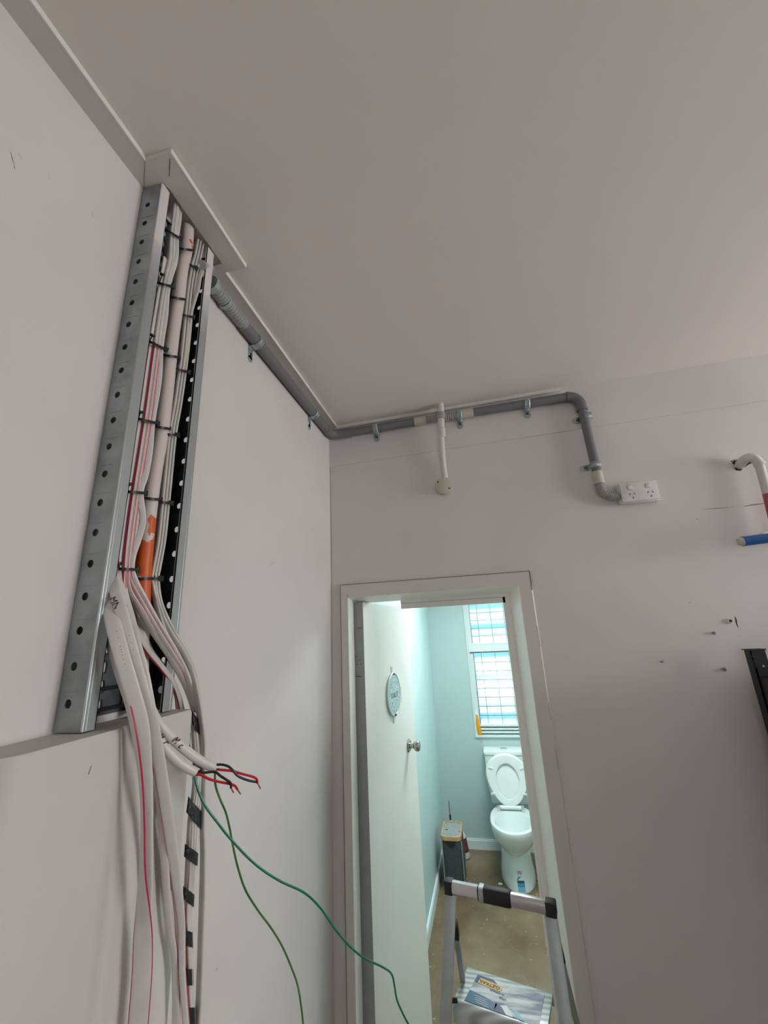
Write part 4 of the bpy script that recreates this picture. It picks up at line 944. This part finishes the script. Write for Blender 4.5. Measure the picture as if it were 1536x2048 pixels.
b.box((WX0, fy0, WZ0), (WX0+.03, fy1, WZ1)); b.box((WX1-.03, fy0, WZ0), (WX1, fy1, WZ1)); b.box((WX0, fy0, WZ1-.03), (WX1, fy1, WZ1)); b.box((WX0, fy0, WZ0), (WX1, fy1, WZ0+.07))
b.box((WX0, TY1+.004, 1.655), (WX1, fy1, 1.722)); b.box((WX0, TY1+.0, 1.722), (WX1, fy1, 1.732))
b.build('window_frame', M['twood'], win, smooth=0)
b = MB(); b.box((WX0, fy0-.004, 1.640), (WX1, fy1, 1.652)); b.box((WX0+.03, fy0+.01, WZ0+.09), (WX0+.038, fy1, 1.64)); b.box((WX0+.03, fy0+.01, 1.735), (WX0+.038, fy1, WZ1-.03)); b.build('louvre_channel', M['galv'], win, smooth=0)
def louvres(z0, z1, n):
    for k in range(n):
        z = z0 + (z1-z0)*(k+.5)/n; h = (z1-z0)/n*.62
        b = MB(); b.loft([[(WX0+.038, fy0+.052, z+h), (WX1-.034, fy0+.052, z+h), (WX1-.034, fy0+.012, z-h), (WX0+.038, fy0+.012, z-h)],
                          [(WX0+.038, fy0+.057, z+h+.002), (WX1-.034, fy0+.057, z+h+.002), (WX1-.034, fy0+.017, z-h+.002), (WX0+.038, fy0+.017, z-h+.002)]])
        b.build('louvre_blade', M['glass'], win, smooth=0)
        b = MB(); b.box((WX0+.034, fy0+.010, z-h-.001), (WX1-.034, fy0+.016, z-h+.0035)); b.build('blade_edge', M['steel'], win, smooth=0)
        b = MB(); b.box((WX0+.028, fy0+.004, z-.012), (WX0+.042, fy0+.03, z+.016)); b.build('blade_clip', M['galv_new'], win, smooth=0)
louvres(WZ0+.095, 1.640, 8); louvres(1.735, WZ1-.035, 7)
b = MB()
for k in range(5): b.tube([(WX0+.11+.135*k, TY1+.125, WZ0), (WX0+.11+.135*k, TY1+.125, WZ1)], .0045, 8)
b.build('security_bars', M['steel'], win)

# outside: pale weatherboard wall across the side passage
ow = empty('neighbour_wall', (0, 7.4, 0), 'pale weatherboard wall with blue boards seen through the louvres', 'outside wall')
b = MB(); b.box((-5, 7.4, 0), (6, 7.5, 5.0)); 
for k in range(28): b.loft([[(-5, 7.4, .18*k), (6, 7.4, .18*k), (6, 7.375, .18*k), (-5, 7.375, .18*k)], [(-5, 7.4, .18*k+.17), (6, 7.4, .18*k+.17), (6, 7.392, .18*k+.17), (-5, 7.392, .18*k+.17)]])
b.build('white_boards', M['board_w'], ow, smooth=0)
for p0_, p1_ in ((1206, 1216), (1248, 1257), (1306, 1313), (1349, 1358), (1426, 1436)):
    za, zb_ = at(980, p1_, 'y', 7.37).z, at(980, p0_, 'y', 7.37).z
    b = MB(); b.box((-5, 7.36, za), (6, 7.40, zb_)); b.build('blue_board', M['board_b'], ow, smooth=0)
b = MB(); b.box((-6, TY1+.3, -.12), (7, 9, -.02)); b.build('ground', M['ground'], smooth=0, kind='structure')

# ---- amber soap bottle on the sill
P0 = at(960, 1470, 'y', TY1-.004); P0 = Vector((P0.x, TY1-.002, WZ0+.008)); P1 = Vector((P0.x-.022, TY1+.016, at(956, 1430, 'y', TY1).z)); P2 = P1+(P1-P0).normalized()*.045
so = empty('soap_tube', P0, 'amber liquid soap tube with clear cap standing in the left corner of the window sill', 'bottle')
b = MB(); b.tube([P0, P0.lerp(P1, .02), P0.lerp(P1, .2), P0.lerp(P1, .8), P1], .021, 20, rad=lambda t: .021 if 0.1 < t < .9 else .018); b.build('bottle_body', M['amber'], so)
b = MB(); b.tube([P1, P1.lerp(P2, .3), P1.lerp(P2, .8), P2], .017, 18, rad=lambda t: .018-.008*t); b.build('cap', M['clearp'], so)

# ---- door leaf, swung into the toilet room
H = Vector((-.5265, 1.880, 0)); DE = Vector((-.437, 2.574, 0)); dd = (DE-H).normalized(); dn = Vector((dd.y, -dd.x, 0)); DL = (DE-H).length; DT = .046
def leaf(u, h, z): return H + dd*u + dn*h + Vector((0, 0, z))
dl = empty('door_leaf', H, 'white flush door standing open into the toilet room', 'door')
def obox(b, u0, u1, h0, h1, z0, z1, bev=0):
    t = MB(); t.box((u0, h0, z0), (u1, h1, z1), bev=bev)
    b.merge(t.bm, Matrix(((dd.x, dn.x, 0, H.x), (dd.y, dn.y, 0, H.y), (0, 0, 1, 0), (0, 0, 0, 1))))
b = MB(); obox(b, .001, DL, -DT, 0, .012, 2.004); b.build('door_panel', M['door'], dl, smooth=0)
b = MB(); obox(b, -.0006, .001, -DT, -.0005, .012, 2.004); b.build('hinge_edge', M['dooredge_dim'], dl, smooth=0)
zh = leaf(0, -.02, 0); ph = at(715, 1331, 'y', zh.y).z
b = MB(); obox(b, -.003, 0, -DT+.002, -.012, ph-.045, ph+.035); hb = b.build('hinge', M['dooredge_dim'], dl, smooth=0)
b = MB(); obox(b, -.0036, -.003, -.040, -.014, ph-.047, ph-.044); obox(b, -.0036, -.003, -.046, -.032, ph+.036, ph+.038)
for du, dz in ((-.022, .022), (-.034, .004), (-.017, .006)): obox(b, -.0038, -.003, du-.002, du+.002, ph+dz-.002, ph+dz+.002)
b.build('hinge_screws', M['crack'], hb, smooth=0)
b = MB(); b.tube([leaf(-.004, -DT-.003, ph-.05), leaf(-.004, -DT-.003, ph+.055)], .006, 10); b.build('hinge_knuckle', M['dooredge_dim'], dl)
b = MB(); obox(b, -.0012, -.0004, -.03, -.006, at(712, 1258, 'y', 1.97).z, at(712, 1257, 'y', 1.97).z); b.build('scratch', M['crack'], dl, smooth=0)
def leafhit(px, py):
    d = ray(px, py); t = (H-CAM).dot(dn)/d.dot(dn); p = CAM+d*t; return (p-H).dot(dd), p.z
# knob
ku, kz = leafhit(817, 1491); ku = min(ku, DL-.045)
kb = empty('door_knob_set', (0, 0, 0)); COL.objects.unlink(kb); bpy.data.objects.remove(kb)
b = MB(); b.tube([leaf(ku, 0, kz), leaf(ku, .0015, kz), leaf(ku, .006, kz), leaf(ku, .009, kz)], .032, 30, rad=lambda t: .033 if t < .5 else .026)
b.tube([leaf(ku, .006, kz), leaf(ku, .034, kz)], .0135, 20)
rr = [(.030, .014), (.034, .021), (.040, .0255), (.048, .027), (.056, .0255), (.062, .021), (.064, .015), (.0645, .002)]
b.loft([[leaf(ku, h, kz)+dd*r*math.cos(a)+Vector((0, 0, 1))*r*math.sin(a) for a in [2*math.pi*k/28 for k in range(28)]] for h, r in rr])
b.build('door_knob', M['steel'], dl, smooth=50)
# oval enamel plaque with decorative lettering, on two small hangers
su, sz = leafhit(784, 1389); sa, sb = .070, .128; svec = Matrix(((dd.x, 0, dn.x, 0), (dd.y, 0, dn.y, 0), (0, 1, 0, 0), (0, 0, 0, 1)))
pq = empty('oval_plaque', leaf(su, 0, sz), 'pale blue oval plaque with silver rim hanging on the open door', 'sign')
_, zt_ = leafhit(781, 1345); _, zb2 = leafhit(786, 1433); sb = (zt_-zb2)/2
def oval(a, bb, h, n=48): return [leaf(su+a*math.cos(2*math.pi*k/n), h, sz+bb*math.sin(2*math.pi*k/n)) for k in range(n)]
ul, _ = leafhit(772, 1390); ur, _ = leafhit(798, 1390); sa = (ur-ul)/2; su = (ur+ul)/2
b = MB(); b.loft([oval(sa, sb, .001), oval(sa, sb, .008), oval(sa*.95, sb*.97, .011), oval(sa*.88, sb*.93, .010), oval(sa*.86, sb*.92, .008)]); b.build('rim', M['silver'], pq, smooth=50)
b = MB(); b.loft([oval(sa*.88, sb*.94, .0075), oval(sa*.88, sb*.94, .0088)]); fc = b.build('enamel_face', M['enamel'], pq)
def lf_text(s, u, z, size, m, par, nm='lettering'):
    return text_mesh(nm, s, size, frame(leaf(u, .0092, z), dd, (0, 0, 1)), M[m], par)
lf_text('TOILET', su, sz-.005, sa*.36, 'labs' if 'labs' in M else 'conduit', fc)
b = MB()
for dz in (.016, -.030): b.merge((lambda t: (t.box((su-sa*.55, .009, sz+dz), (su+sa*.55, .0096, sz+dz+.003)), t.bm)[1])(MB()), Matrix(((dd.x, dn.x, 0, H.x), (dd.y, dn.y, 0, H.y), (0, 0, 1, 0), (0, 0, 0, 1))) @ Matrix.Identity(4)) if False else None
for k in range(26):
    a = 2*math.pi*k/26; p = leaf(su+sa*.70*math.cos(a), .0092, sz+sb*.76*math.sin(a)); b.tube([p-dn*.0004, p+dn*.0006], .0045 if k % 2 else .003, 7)
for k in range(7):
    p = leaf(su+sa*.30*math.cos(k*.9), .0092, sz+sb*.42+sb*.16*math.sin(k*.9)); b.tube([p-dn*.0004, p+dn*.0006], .005, 7)
    p = leaf(su+sa*.30*math.cos(k*.9), .0092, sz-sb*.42+sb*.16*math.sin(k*.9)); b.tube([p-dn*.0004, p+dn*.0006], .005, 7)
b.build('floral_border', M['silver'], fc)
for nm_, s_ in (('hanger', 1), ('hanger', -1)):
    b = MB(); obox(b, su-.012, su+.012, 0, .003, sz+s_*(sb+.012)-.017, sz+s_*(sb+.012)+.017); b.build(nm_, M['plastic'], pq, smooth=0)
    b = MB(); obox(b, su-.011, su+.011, .0105, .0125, sz+s_*(sb*.93)-.004, sz+s_*(sb*.93)+.004); b.build('hanger_slot', M['slot'], pq, smooth=0)
b = MB(); obox(b, su+sa+.035, su+sa+.037, 0, .0004, sz-.06, sz+.02); b.build('scratch', M['scuff'], dl, smooth=0)

# ================================================================== TOILET
TC = .070
tl = empty('toilet', (TC, 4.0, 0), 'white ceramic toilet with its seat and lid raised against the cistern', 'toilet')
def egg(z, yf, yb, hw, sq=.25, n=40):
    """closed outline: round nose at yf, squarer tail at yb"""
    out = []; ym = yf+(yb-yf)*.45
    for k in range(n):
        a = 2*math.pi*k/n; c, s = math.cos(a), math.sin(a)
        if s <= 0: out.append((TC+hw*c, ym+(ym-yf)*s, z))
        else: out.append((TC+hw*math.copysign(abs(c)**(1-sq*s), c), ym+(yb-ym)*abs(s)**(1-sq), z))
    return out
b = MB()
b.loft([egg(.0, 3.785, 4.40, .128), egg(.012, 3.780, 4.40, .131), egg(.05, 3.790, 4.40, .126), egg(.12, 3.812, 4.40, .114), egg(.18, 3.835, 4.40, .107), egg(.212, 3.845, 4.40, .104),
        egg(.216, 3.835, 4.40, .110), egg(.235, 3.805, 4.38, .126), egg(.265, 3.770, 4.34, .146), egg(.305, 3.738, 4.30, .161), egg(.35, 3.715, 4.28, .170), egg(.385, 3.705, 4.28, .174), egg(.40, 3.708, 4.28, .173), egg(.405, 3.716, 4.27, .166)], caps=False)
b.loft([egg(.405, 3.716, 4.27, .166), egg(.403, 3.745, 4.13, .140), egg(.385, 3.755, 4.12, .132), egg(.32, 3.775, 4.10, .118), egg(.25, 3.82, 4.06, .088), egg(.20, 3.88, 4.03, .055), egg(.19, 3.90, 4.02, .04)], caps=False)
b.bm.faces.new([b.bm.verts.new(p) for p in egg(.19, 3.90, 4.02, .04)])
pan_ob = b.build('pan', M['ceramic'], tl, smooth=28)
b = MB(); b.loft([egg(.235, 3.83, 4.05, .082), egg(.236, 3.83, 4.05, .082)]); b.build('water', M['water'], tl)
# cistern
b = MB()
def rrect(x0, x1, y0, y1, z, r=.02, n=6):
    out = []
    for cx, cy, a0 in ((x1-r, y1-r, 0), (x0+r, y1-r, 90), (x0+r, y0+r, 180), (x1-r, y0+r, 270)):
        for k in range(n): a = math.radians(a0+90*k/(n-1)); out.append((cx+r*math.cos(a), cy+r*math.sin(a), z))
    return out
b.loft([rrect(TC-.150, TC+.150, 4.285, 4.425, .405), rrect(TC-.168, TC+.168, 4.270, 4.425, .55), rrect(TC-.176, TC+.176, 4.262, 4.425, .785)]); b.build('cistern', M['ceramic'], tl, smooth=40)
b = MB(); b.loft([rrect(TC-.180, TC+.180, 4.255, 4.428, .786), rrect(TC-.182, TC+.182, 4.252, 4.428, .806), rrect(TC-.178, TC+.178, 4.258, 4.428, .816)]); b.build('cistern_lid', M['ceramic'], tl, smooth=40)
b = MB(); b.tube([(TC, 4.335, .815), (TC, 4.335, .822), (TC, 4.335, .824)], .030, 30, rad=lambda t: .030 if t < .9 else .027); b.build('flush_button', M['chrome'], tl)
# raised lid and seat ring
def plate(hz0, hz1, y0, lean, hwmax, off, n=44):
    out = []
    for k in range(n):
        a = 2*math.pi*k/n; c, s = math.cos(a), math.sin(a)
        zc = (hz0+hz1)/2+.03; z = zc+(hz1-zc if s > 0 else zc-hz0)*s
        hw = hwmax*(1 if s > 0 else 1-.28*(-s)**1.5)
        x = TC+hw*(math.copysign(abs(c)**(1 if s > 0 else .72), c))
        out.append(Vector((x, y0+lean*(z-.42)-off, z)))
    return out
ly, ln = 4.155, .185
b = MB(); b.loft([plate(.43, .812, ly, ln, .176, 0), plate(.43, .812, ly, ln, .178, .004), plate(.435, .806, ly, ln, .172, .010)]); b.build('lid', M['seat'], tl, smooth=40)
o1, o2 = plate(.435, .806, ly, ln, .174, .016), plate(.440, .800, ly, ln, .168, .030)
def hole(off, g=0, n=44): 
    out = []
    for k in range(n):
        a = 2*math.pi*k/n; z = .612+(.128+g)*math.sin(a); x = TC+(.098+g)*math.cos(a)*(1-.10*math.sin(a)*-1 if math.sin(a) < 0 else 1); out.append(Vector((x, ly+ln*(z-.42)-off, z)))
    return out
b = MB(); R0, R1, R2, R3, R4 = o1, o2, hole(.034, .012), hole(.030), hole(.016)
b.loft([R0, R1, R2, R3, R4], caps=False)
V = [[b.bm.verts.new(p) for p in r] for r in (R0, R4)]
for i in range(44): b.bm.faces.new((V[0][i], V[0][(i+1) % 44], V[1][(i+1) % 44], V[1][i]))
st = b.build('seat_ring', M['seat'], tl, smooth=50)
for sx, z in ((-.126, .705), (.126, .705), (-.128, .525), (.128, .525)):
    b = MB(); p = Vector((TC+sx, ly+ln*(z-.42)-.034, z)); dxn = Vector((math.copysign(.94, -sx), 0, -.25 if z > .6 else .12)).normalized()
    b.bar(p-dxn*.022, p+dxn*.016, .014, .010, upv=(0, 1, 0), bev=.003); b.build('buffer', M['seat'], st, smooth=40)
b = MB(); b.tube([(TC-.085, 4.135, .428), (TC+.085, 4.135, .428)], .015, 16); b.build('hinge_bar', M['seat'], tl)
for sx in (-.098, .098):
    b = MB(); b.box((TC+sx-.012, 4.115, .405), (TC+sx+.012, 4.155, .447), bev=.004); b.tube([(TC+sx, 4.115, .437), (TC+sx, 4.108, .437)], .008, 14); b.build('hinge_block', M['chrome'], tl, smooth=40)
# water rating sticker on the pedestal
from mathutils.bvhtree import BVHTree
_bm = bmesh.new(); _bm.from_mesh(pan_ob.data); _bv = BVHTree.FromBMesh(_bm)
def ped(px, py, off=.0):
    d = ray(px, py).normalized(); h = _bv.ray_cast(CAM, d)
    return (h[0] if h[0] is not None else CAM+d*4.3) - d*off
def decal(f, nu, nv, m, nm, par, off):
    b = MB(); G = [[ped(*f(i/nu, j/nv), off) for i in range(nu+1)] for j in range(nv+1)]; back = Vector((0, .0015, 0))
    b.loft([[*r] for r in G], close=False, caps=False)
    return b.build(nm, M[m], par, smooth=60)
def quadf(x0, y0, x1, y1, x2, y2, x3, y3):
    return lambda u, v: ((x0*(1-u)+x1*u)*(1-v)+(x3*(1-u)+x2*u)*v, (y0*(1-u)+y1*u)*(1-v)+(y3*(1-u)+y2*u)*v)
lab = decal(quadf(1033, 1760, 1049.2, 1760.5, 1052.6, 1785, 1035.6, 1785), 6, 6, 'paper', 'rating_sticker', tl, .002)
decal(lambda u, v: (1041+8.3*v*math.cos(math.pi*(1-u)), 1760.5-8.8*v*math.sin(math.pi*(1-u))), 10, 3, 'paper', 'sticker_top', lab, .002)
decal(lambda u, v: (1041+(3.8+3.4*v)*math.cos(math.pi*(1-u*.48)), 1760.5-(4+3.6*v)*math.sin(math.pi*(1-u*.48))), 8, 2, 'b1', 'sticker_dial', lab, .0032)
decal(quadf(1034.2, 1761.2, 1048.8, 1761.6, 1049.4, 1767.3, 1035.1, 1767.1), 5, 2, 'b2', 'sticker_band', lab, .0032)
decal(quadf(1035.3, 1767.7, 1049.6, 1767.9, 1050.4, 1774.9, 1036.2, 1774.7), 5, 2, 'b1', 'sticker_band', lab, .0032)
decal(quadf(1036.4, 1775.2, 1050.6, 1775.4, 1051.7, 1784, 1037.4, 1783.8), 5, 2, 'b3', 'sticker_band', lab, .0032)
p = ped(1039, 1745.5); text_mesh('certification_mark', 'W', .034, frame(p+Vector((0, -.004, 0)), (1, 0, 0), (0, .25, 1)), M['wine'], tl)

# ---- felt hamper with bamboo rim
bx0, bx1, by0, by1, bh = -.487, -.330, 3.745, 4.03, .352
hp = empty('felt_hamper', ((bx0+bx1)/2, (by0+by1)/2, 0), 'slim grey felt hamper with bamboo rimmed lid beside the toilet room left wall', 'hamper')
b = MB(); b.loft([rrect(bx0+.012, bx1-.004, by0+.02, by1-.01, 0, .03), rrect(bx0+.008, bx1+.002, by0+.012, by1, .15, .035), rrect(bx0+.006, bx1-.004, by0+.004, by1, bh-.02, .035)]); b.build('felt_body', M['felt'], hp, smooth=50)
b = MB(); b.loft([rrect(bx0, bx1, by0, by1, bh-.026, .04), rrect(bx0, bx1, by0, by1, bh, .04), rrect(bx0+.012, bx1-.012, by0+.012, by1-.012, bh+.001, .034), rrect(bx0+.012, bx1-.012, by0+.012, by1-.012, bh-.010, .034)], caps=False); b.build('bamboo_rim', M['bamboo'], hp, smooth=40)
b = MB(); b.loft([rrect(bx0+.010, bx1-.010, by0+.010, by1-.010, bh-.012, .034), rrect(bx0+.010, bx1-.010, by0+.010, by1-.010, bh-.006, .034)]); ld = b.build('lid_panel', M['felt_l'], hp, smooth=40)
b = MB(); b.box((bx0+.028, by0+.135, bh-.0065), (bx0+.046, by0+.143, bh-.004)); b.box((bx1-.022, by0+.11, bh-.0065), (bx1-.012, by0+.116, bh-.003)); b.build('lid_slot', M['slot'], ld, smooth=0)
b = MB(); cxh = (bx0+bx1)/2+.002
b.loft([[(cxh-.040, by0+.001, bh-.03), (cxh+.036, by0+.001, bh-.03), (cxh+.018, by0+.001, bh-.065), (cxh-.018, by0+.001, bh-.065)], [(cxh-.040, by0+.010, bh-.03), (cxh+.036, by0+.010, bh-.03), (cxh+.018, by0+.012, bh-.065), (cxh-.018, by0+.012, bh-.065)]]); b.build('handle_cutout', M['slot'], hp, smooth=0)
b = MB()
for x in (bx0+.010, bx1+.001): b.tube([(x, by0+.018, .01), (x, by0+.012, .15), (x-.001, by0+.012, bh-.03)], .0035, 8)
b.build('piping', M['felt_l'], hp)
# brush behind the hamper
p1 = at(897, 1602, 'y', 4.15); p2 = at(901, 1640, 'y', 4.15)
br = empty('toilet_brush', (p2.x, 4.15, 0), 'toilet brush with thin metal handle standing behind the grey hamper', 'brush')
p1z = Vector((p2.x+.002, 4.15, .012))
b = MB(); b.tube([p1, p1.lerp(p2, .75)], .0042, 12); b.build('handle', M['steel'], br)
b = MB(); b.tube([p1.lerp(p2, .72), p2], .0068, 12); b.build('grip', M['rubber'], br)
b = MB(); b.tube([(p2.x, 4.15, 0), (p2.x, 4.15, .01), (p2.x, 4.15, min(.22, p2.z-.02)), p2], .04, 20, rad=lambda t: .042 if t < .7 else .008); b.build('holder', M['plastic'], br)
# spray bottle with red and black label, right of the hamper
q = at(932, 1704, 'z', 0); q.y = 4.26; q.x = at(934, 1700, 'y', 4.26).x-.01
sbt = empty('cleaner_bottle', (q.x, q.y, 0), 'white cleaner bottle with red and black label tucked between hamper and skirting', 'bottle')
axb = Vector((-.16, .0, 1)).normalized(); c0 = Vector((q.x, q.y, .004))
b = MB(); b.tube([c0+axb*z for z in (0, .01, .15, .18, .20, .225)], .035, 22, rad=lambda t: [.031, .034, .034, .028, .014, .013][min(5, round(t*5))]); b.build('bottle_body', M['bottle'], sbt)
b = MB(); b.tube([c0+axb*.045, c0+axb*.145], .0352, 22); b.build('label', M['labred'], sbt)
b = MB(); b.tube([c0+axb*.225, c0+axb*.25], .014, 16); b.build('cap', M['bottle'], sbt)
# dusty crumbs on the floor
for px, py in ((1024, 1812), (1033, 1808), (1001, 1768)):
    p = at(px, py, 'z', .0); b = MB(); r_ = .016 if px < 1030 else .012
    ring = [p+Vector((r_*math.cos(a)*random.uniform(.6, 1.1)*1.3, r_*math.sin(a)*random.uniform(.5, 1), .0)) for a in [k*math.pi/4 for k in range(8)]]
    b.loft([ring, [q_+Vector((0, 0, .0025)) for q_ in ring]]); o = b.build('plaster_chip', M['board_w'], smooth=0)
    tag(o, {1024: 'pale plaster chip on the brown floor just past the ladder rail, left of two', 1033: 'pale plaster chip on the brown floor just past the ladder rail, right of two', 1001: 'tiny pale chip on the brown floor between hamper and toilet base'}[px], 'chip', 'chips on the toilet room floor')
    if px == 1001: o.scale = (1, 1, 1)

# ================================================================== STEP LADDER
RL, RR = at(893, 1771, 'y', 1.610), at(1110, 1817, 'y', 1.545); zr_ = (RL.z+RR.z)/2
lad = empty('step_ladder', ((RL.x+RR.x)/2, 1.6, 0), 'aluminium folding step ladder with grab rail standing in front of the doorway', 'step ladder')
ax_ = (RR-RL).normalized(); L_ = (RR-RL).length
rail = lambda u: RL + ax_*u
b = MB(); b.bar(rail(.0), rail(L_), .030, .034, upv=(0, 0, 1), bev=.009); b.build('grab_rail', M['alu_rail'], lad, smooth=50)
for u0_, u1_ in ((-.004, .022), (L_-.026, L_+.004)):
    b = MB(); b.bar(rail(u0_), rail(u1_), .033, .037, upv=(0, 0, 1), bev=.004); b.build('rail_end_cap', M['rubber'], lad, smooth=40)
ug0 = L_*(960-893)/(1110-893)*.985; ug1 = L_*(1030-893)/(1110-893)
b = MB(); b.bar(rail(ug0), rail(ug1), .036, .040, upv=(0, 0, 1), bev=.010); gp = b.build('rail_grip', M['rubber'], lad, smooth=50)
b = MB(); u = ug0+.014; b.bar(rail(u), rail(u+.0014), .0368, .0408, upv=(0, 0, 1), bev=.008); b.build('grip_seam', M['alu'], gp)
def ext_line(p, q, z): 
    t = (z-p.z)/(q.z-p.z); return p+(q-p)*t
A0 = rail(.014)-Vector((0, 0, .018)); A1 = at(891, 2040, 'y', 1.565)
B0 = rail(L_-.014)-Vector((0, 0, .018)); B1 = at(1132, 2046, 'y', 1.505)
for p, q in ((A0, A1), (B0, B1)):
    f = ext_line(p, q, .02); b = MB(); b.bar(p, f, .034, .020, upv=(0, 1, 0), bev=.002); b.build('front_post', M['alu'], lad, smooth=30)
    b = MB(); b.bar(f-Vector((0, 0, .019)), f+Vector((0, 0, .03)), .040, .030, upv=(0, 1, 0), bev=.003); b.build('rubber_foot', M['rubber'], lad, smooth=30)
C0, C1 = at(909, 1848, 'y', 1.615), at(928, 1975, 'y', 1.715)
D0, D1 = at(1116, 1890, 'y', 1.545), at(1152, 2040, 'y', 1.64)
for p, q in ((C0, C1), (D0, D1)):
    f = ext_line(p, q, .02)
    b = MB(); b.bar(p, f, .026, .016, upv=(1, 0, 0), bev=.002); b.build('rear_leg', M['alu'], lad, smooth=30)
    b = MB(); b.bar(p-(q-p).normalized()*.005, p+(q-p).normalized()*.045, .028, .020, upv=(1, 0, 0), bev=.003); b.build('pivot_cap', M['rubber'], lad, smooth=30)
    b = MB(); b.bar(f-Vector((0, 0, .019)), f+Vector((0, 0, .03)), .034, .028, upv=(0, 1, 0), bev=.003); b.build('rubber_foot', M['rubber'], lad, smooth=30)
# top step
ZS = .785
F0, F1, N0 = at(938, 1933, 'z', ZS), at(1103, 1985, 'z', ZS), at(911, 2008, 'z', ZS)
eu = (F1-F0).normalized(); ev = (N0-F0); ev = (ev-eu*ev.dot(eu)).normalized(); WU = (F1-F0).length; WV = (N0-F0).length
def step(z, dv, lab):
    o = F0+Vector((0, 0, z-ZS))+ev*dv
    Ms = Matrix(((eu.x, ev.x, 0, o.x), (eu.y, ev.y, 0, o.y), (0, 0, 1, o.z), (0, 0, 0, 1)))
    t = MB(); prof_ = [(0, -.030), (0, -.004), (.004, 0)] + [(WV-.022+.022*math.sin(a), -.022+.022*math.cos(a)) for a in [math.radians(15*k) for k in range(7)]] + [(WV, -.045), (WV-.003, -.045), (WV-.003, -.022), (.004, -.005), (.003, -.03)]
    a = [Vector((-.004, v, w)) for v, w in prof_]; c = [Vector((WU+.004, v, w)) for v, w in prof_]; t.loft([a, c])
    bb = MB(); bb.merge(t.bm, Ms); st_ = bb.build('tread', M['tread'], lad, smooth=50)
    return Ms, st_
Ms, st_ = step(ZS, 0, '')
def onstep(poly, m, nm, par, h=.0008):
    b = MB(); b.loft([[Ms @ Vector((u*WU, v*WV, .0002)) for u, v in poly], [Ms @ Vector((u*WU, v*WV, h)) for u, v in poly]]); return b.build(nm, M[m], par, smooth=0)
lb_ = onstep([(.14, .15), (.93, .12), (.93, .86), (.10, .86)], 'photo', 'product_label', st_)
onstep([(.14, .15), (.34, .15), (.40, .24), (.44, .33), (.13, .36)], 'navy', 'label_panel', lb_, .0012)
onstep([(.115, .58), (.30, .62), (.46, .70), (.44, .86), (.10, .86)], 'teal', 'label_panel', lb_, .0012)
onstep([(.44, .66), (.50, .72), (.70, .86), (.44, .86)], 'navy', 'label_panel', lb_, .0012)
onstep([(.50, .70), (.56, .66), (.66, .86), (.58, .86)], 'paper', 'label_shape', lb_, .0016)
onstep([(.60, .68), (.68, .70), (.78, .86), (.72, .86)], 'b3', 'label_shape', lb_, .0016)
lg = onstep([(.185, .21), (.43, .25), (.47, .33), (.44, .40), (.175, .35)], 'yellow', 'logo_arrow', lb_, .0018)
def step_text(s, u, v, size, m, par, z=.002, rot=math.pi):
    return text_mesh('label_lettering', s, size, Ms @ Matrix.Translation((u*WU, v*WV, z)) @ Matrix.Rotation(math.radians(5), 4, 'Z') @ Matrix.Scale(-1, 4, (0, 1, 0)) @ Matrix.Rotation(rot, 4, 'Z'), M[m], par)
step_text('OZTRAIL', .310, .305, .0165, 'slot', lg)
step_text('ALUMINIUM', .42, .43, .0085, 'navy', lb_)
step_text('STEP', .50, .53, .010, 'navy', lb_)
for k in range(4): onstep([(.19+.01*k, .665+.045*k), (.34+.012*k, .69+.045*k), (.34+.012*k, .70+.045*k), (.19+.01*k, .675+.045*k)], 'paper', 'label_line', lb_, .0018)
step(.40, -.0, '')
b = MB(); b.cyl(A1.lerp(A0, .14)+Vector((.022, .005, 0)), (1, .2, 0), .006, .02, 12); b.build('bolt', M['rubber'], lad)
# floor litter near the step (sparkling wet patch is the window mirrored in the sealed floor)
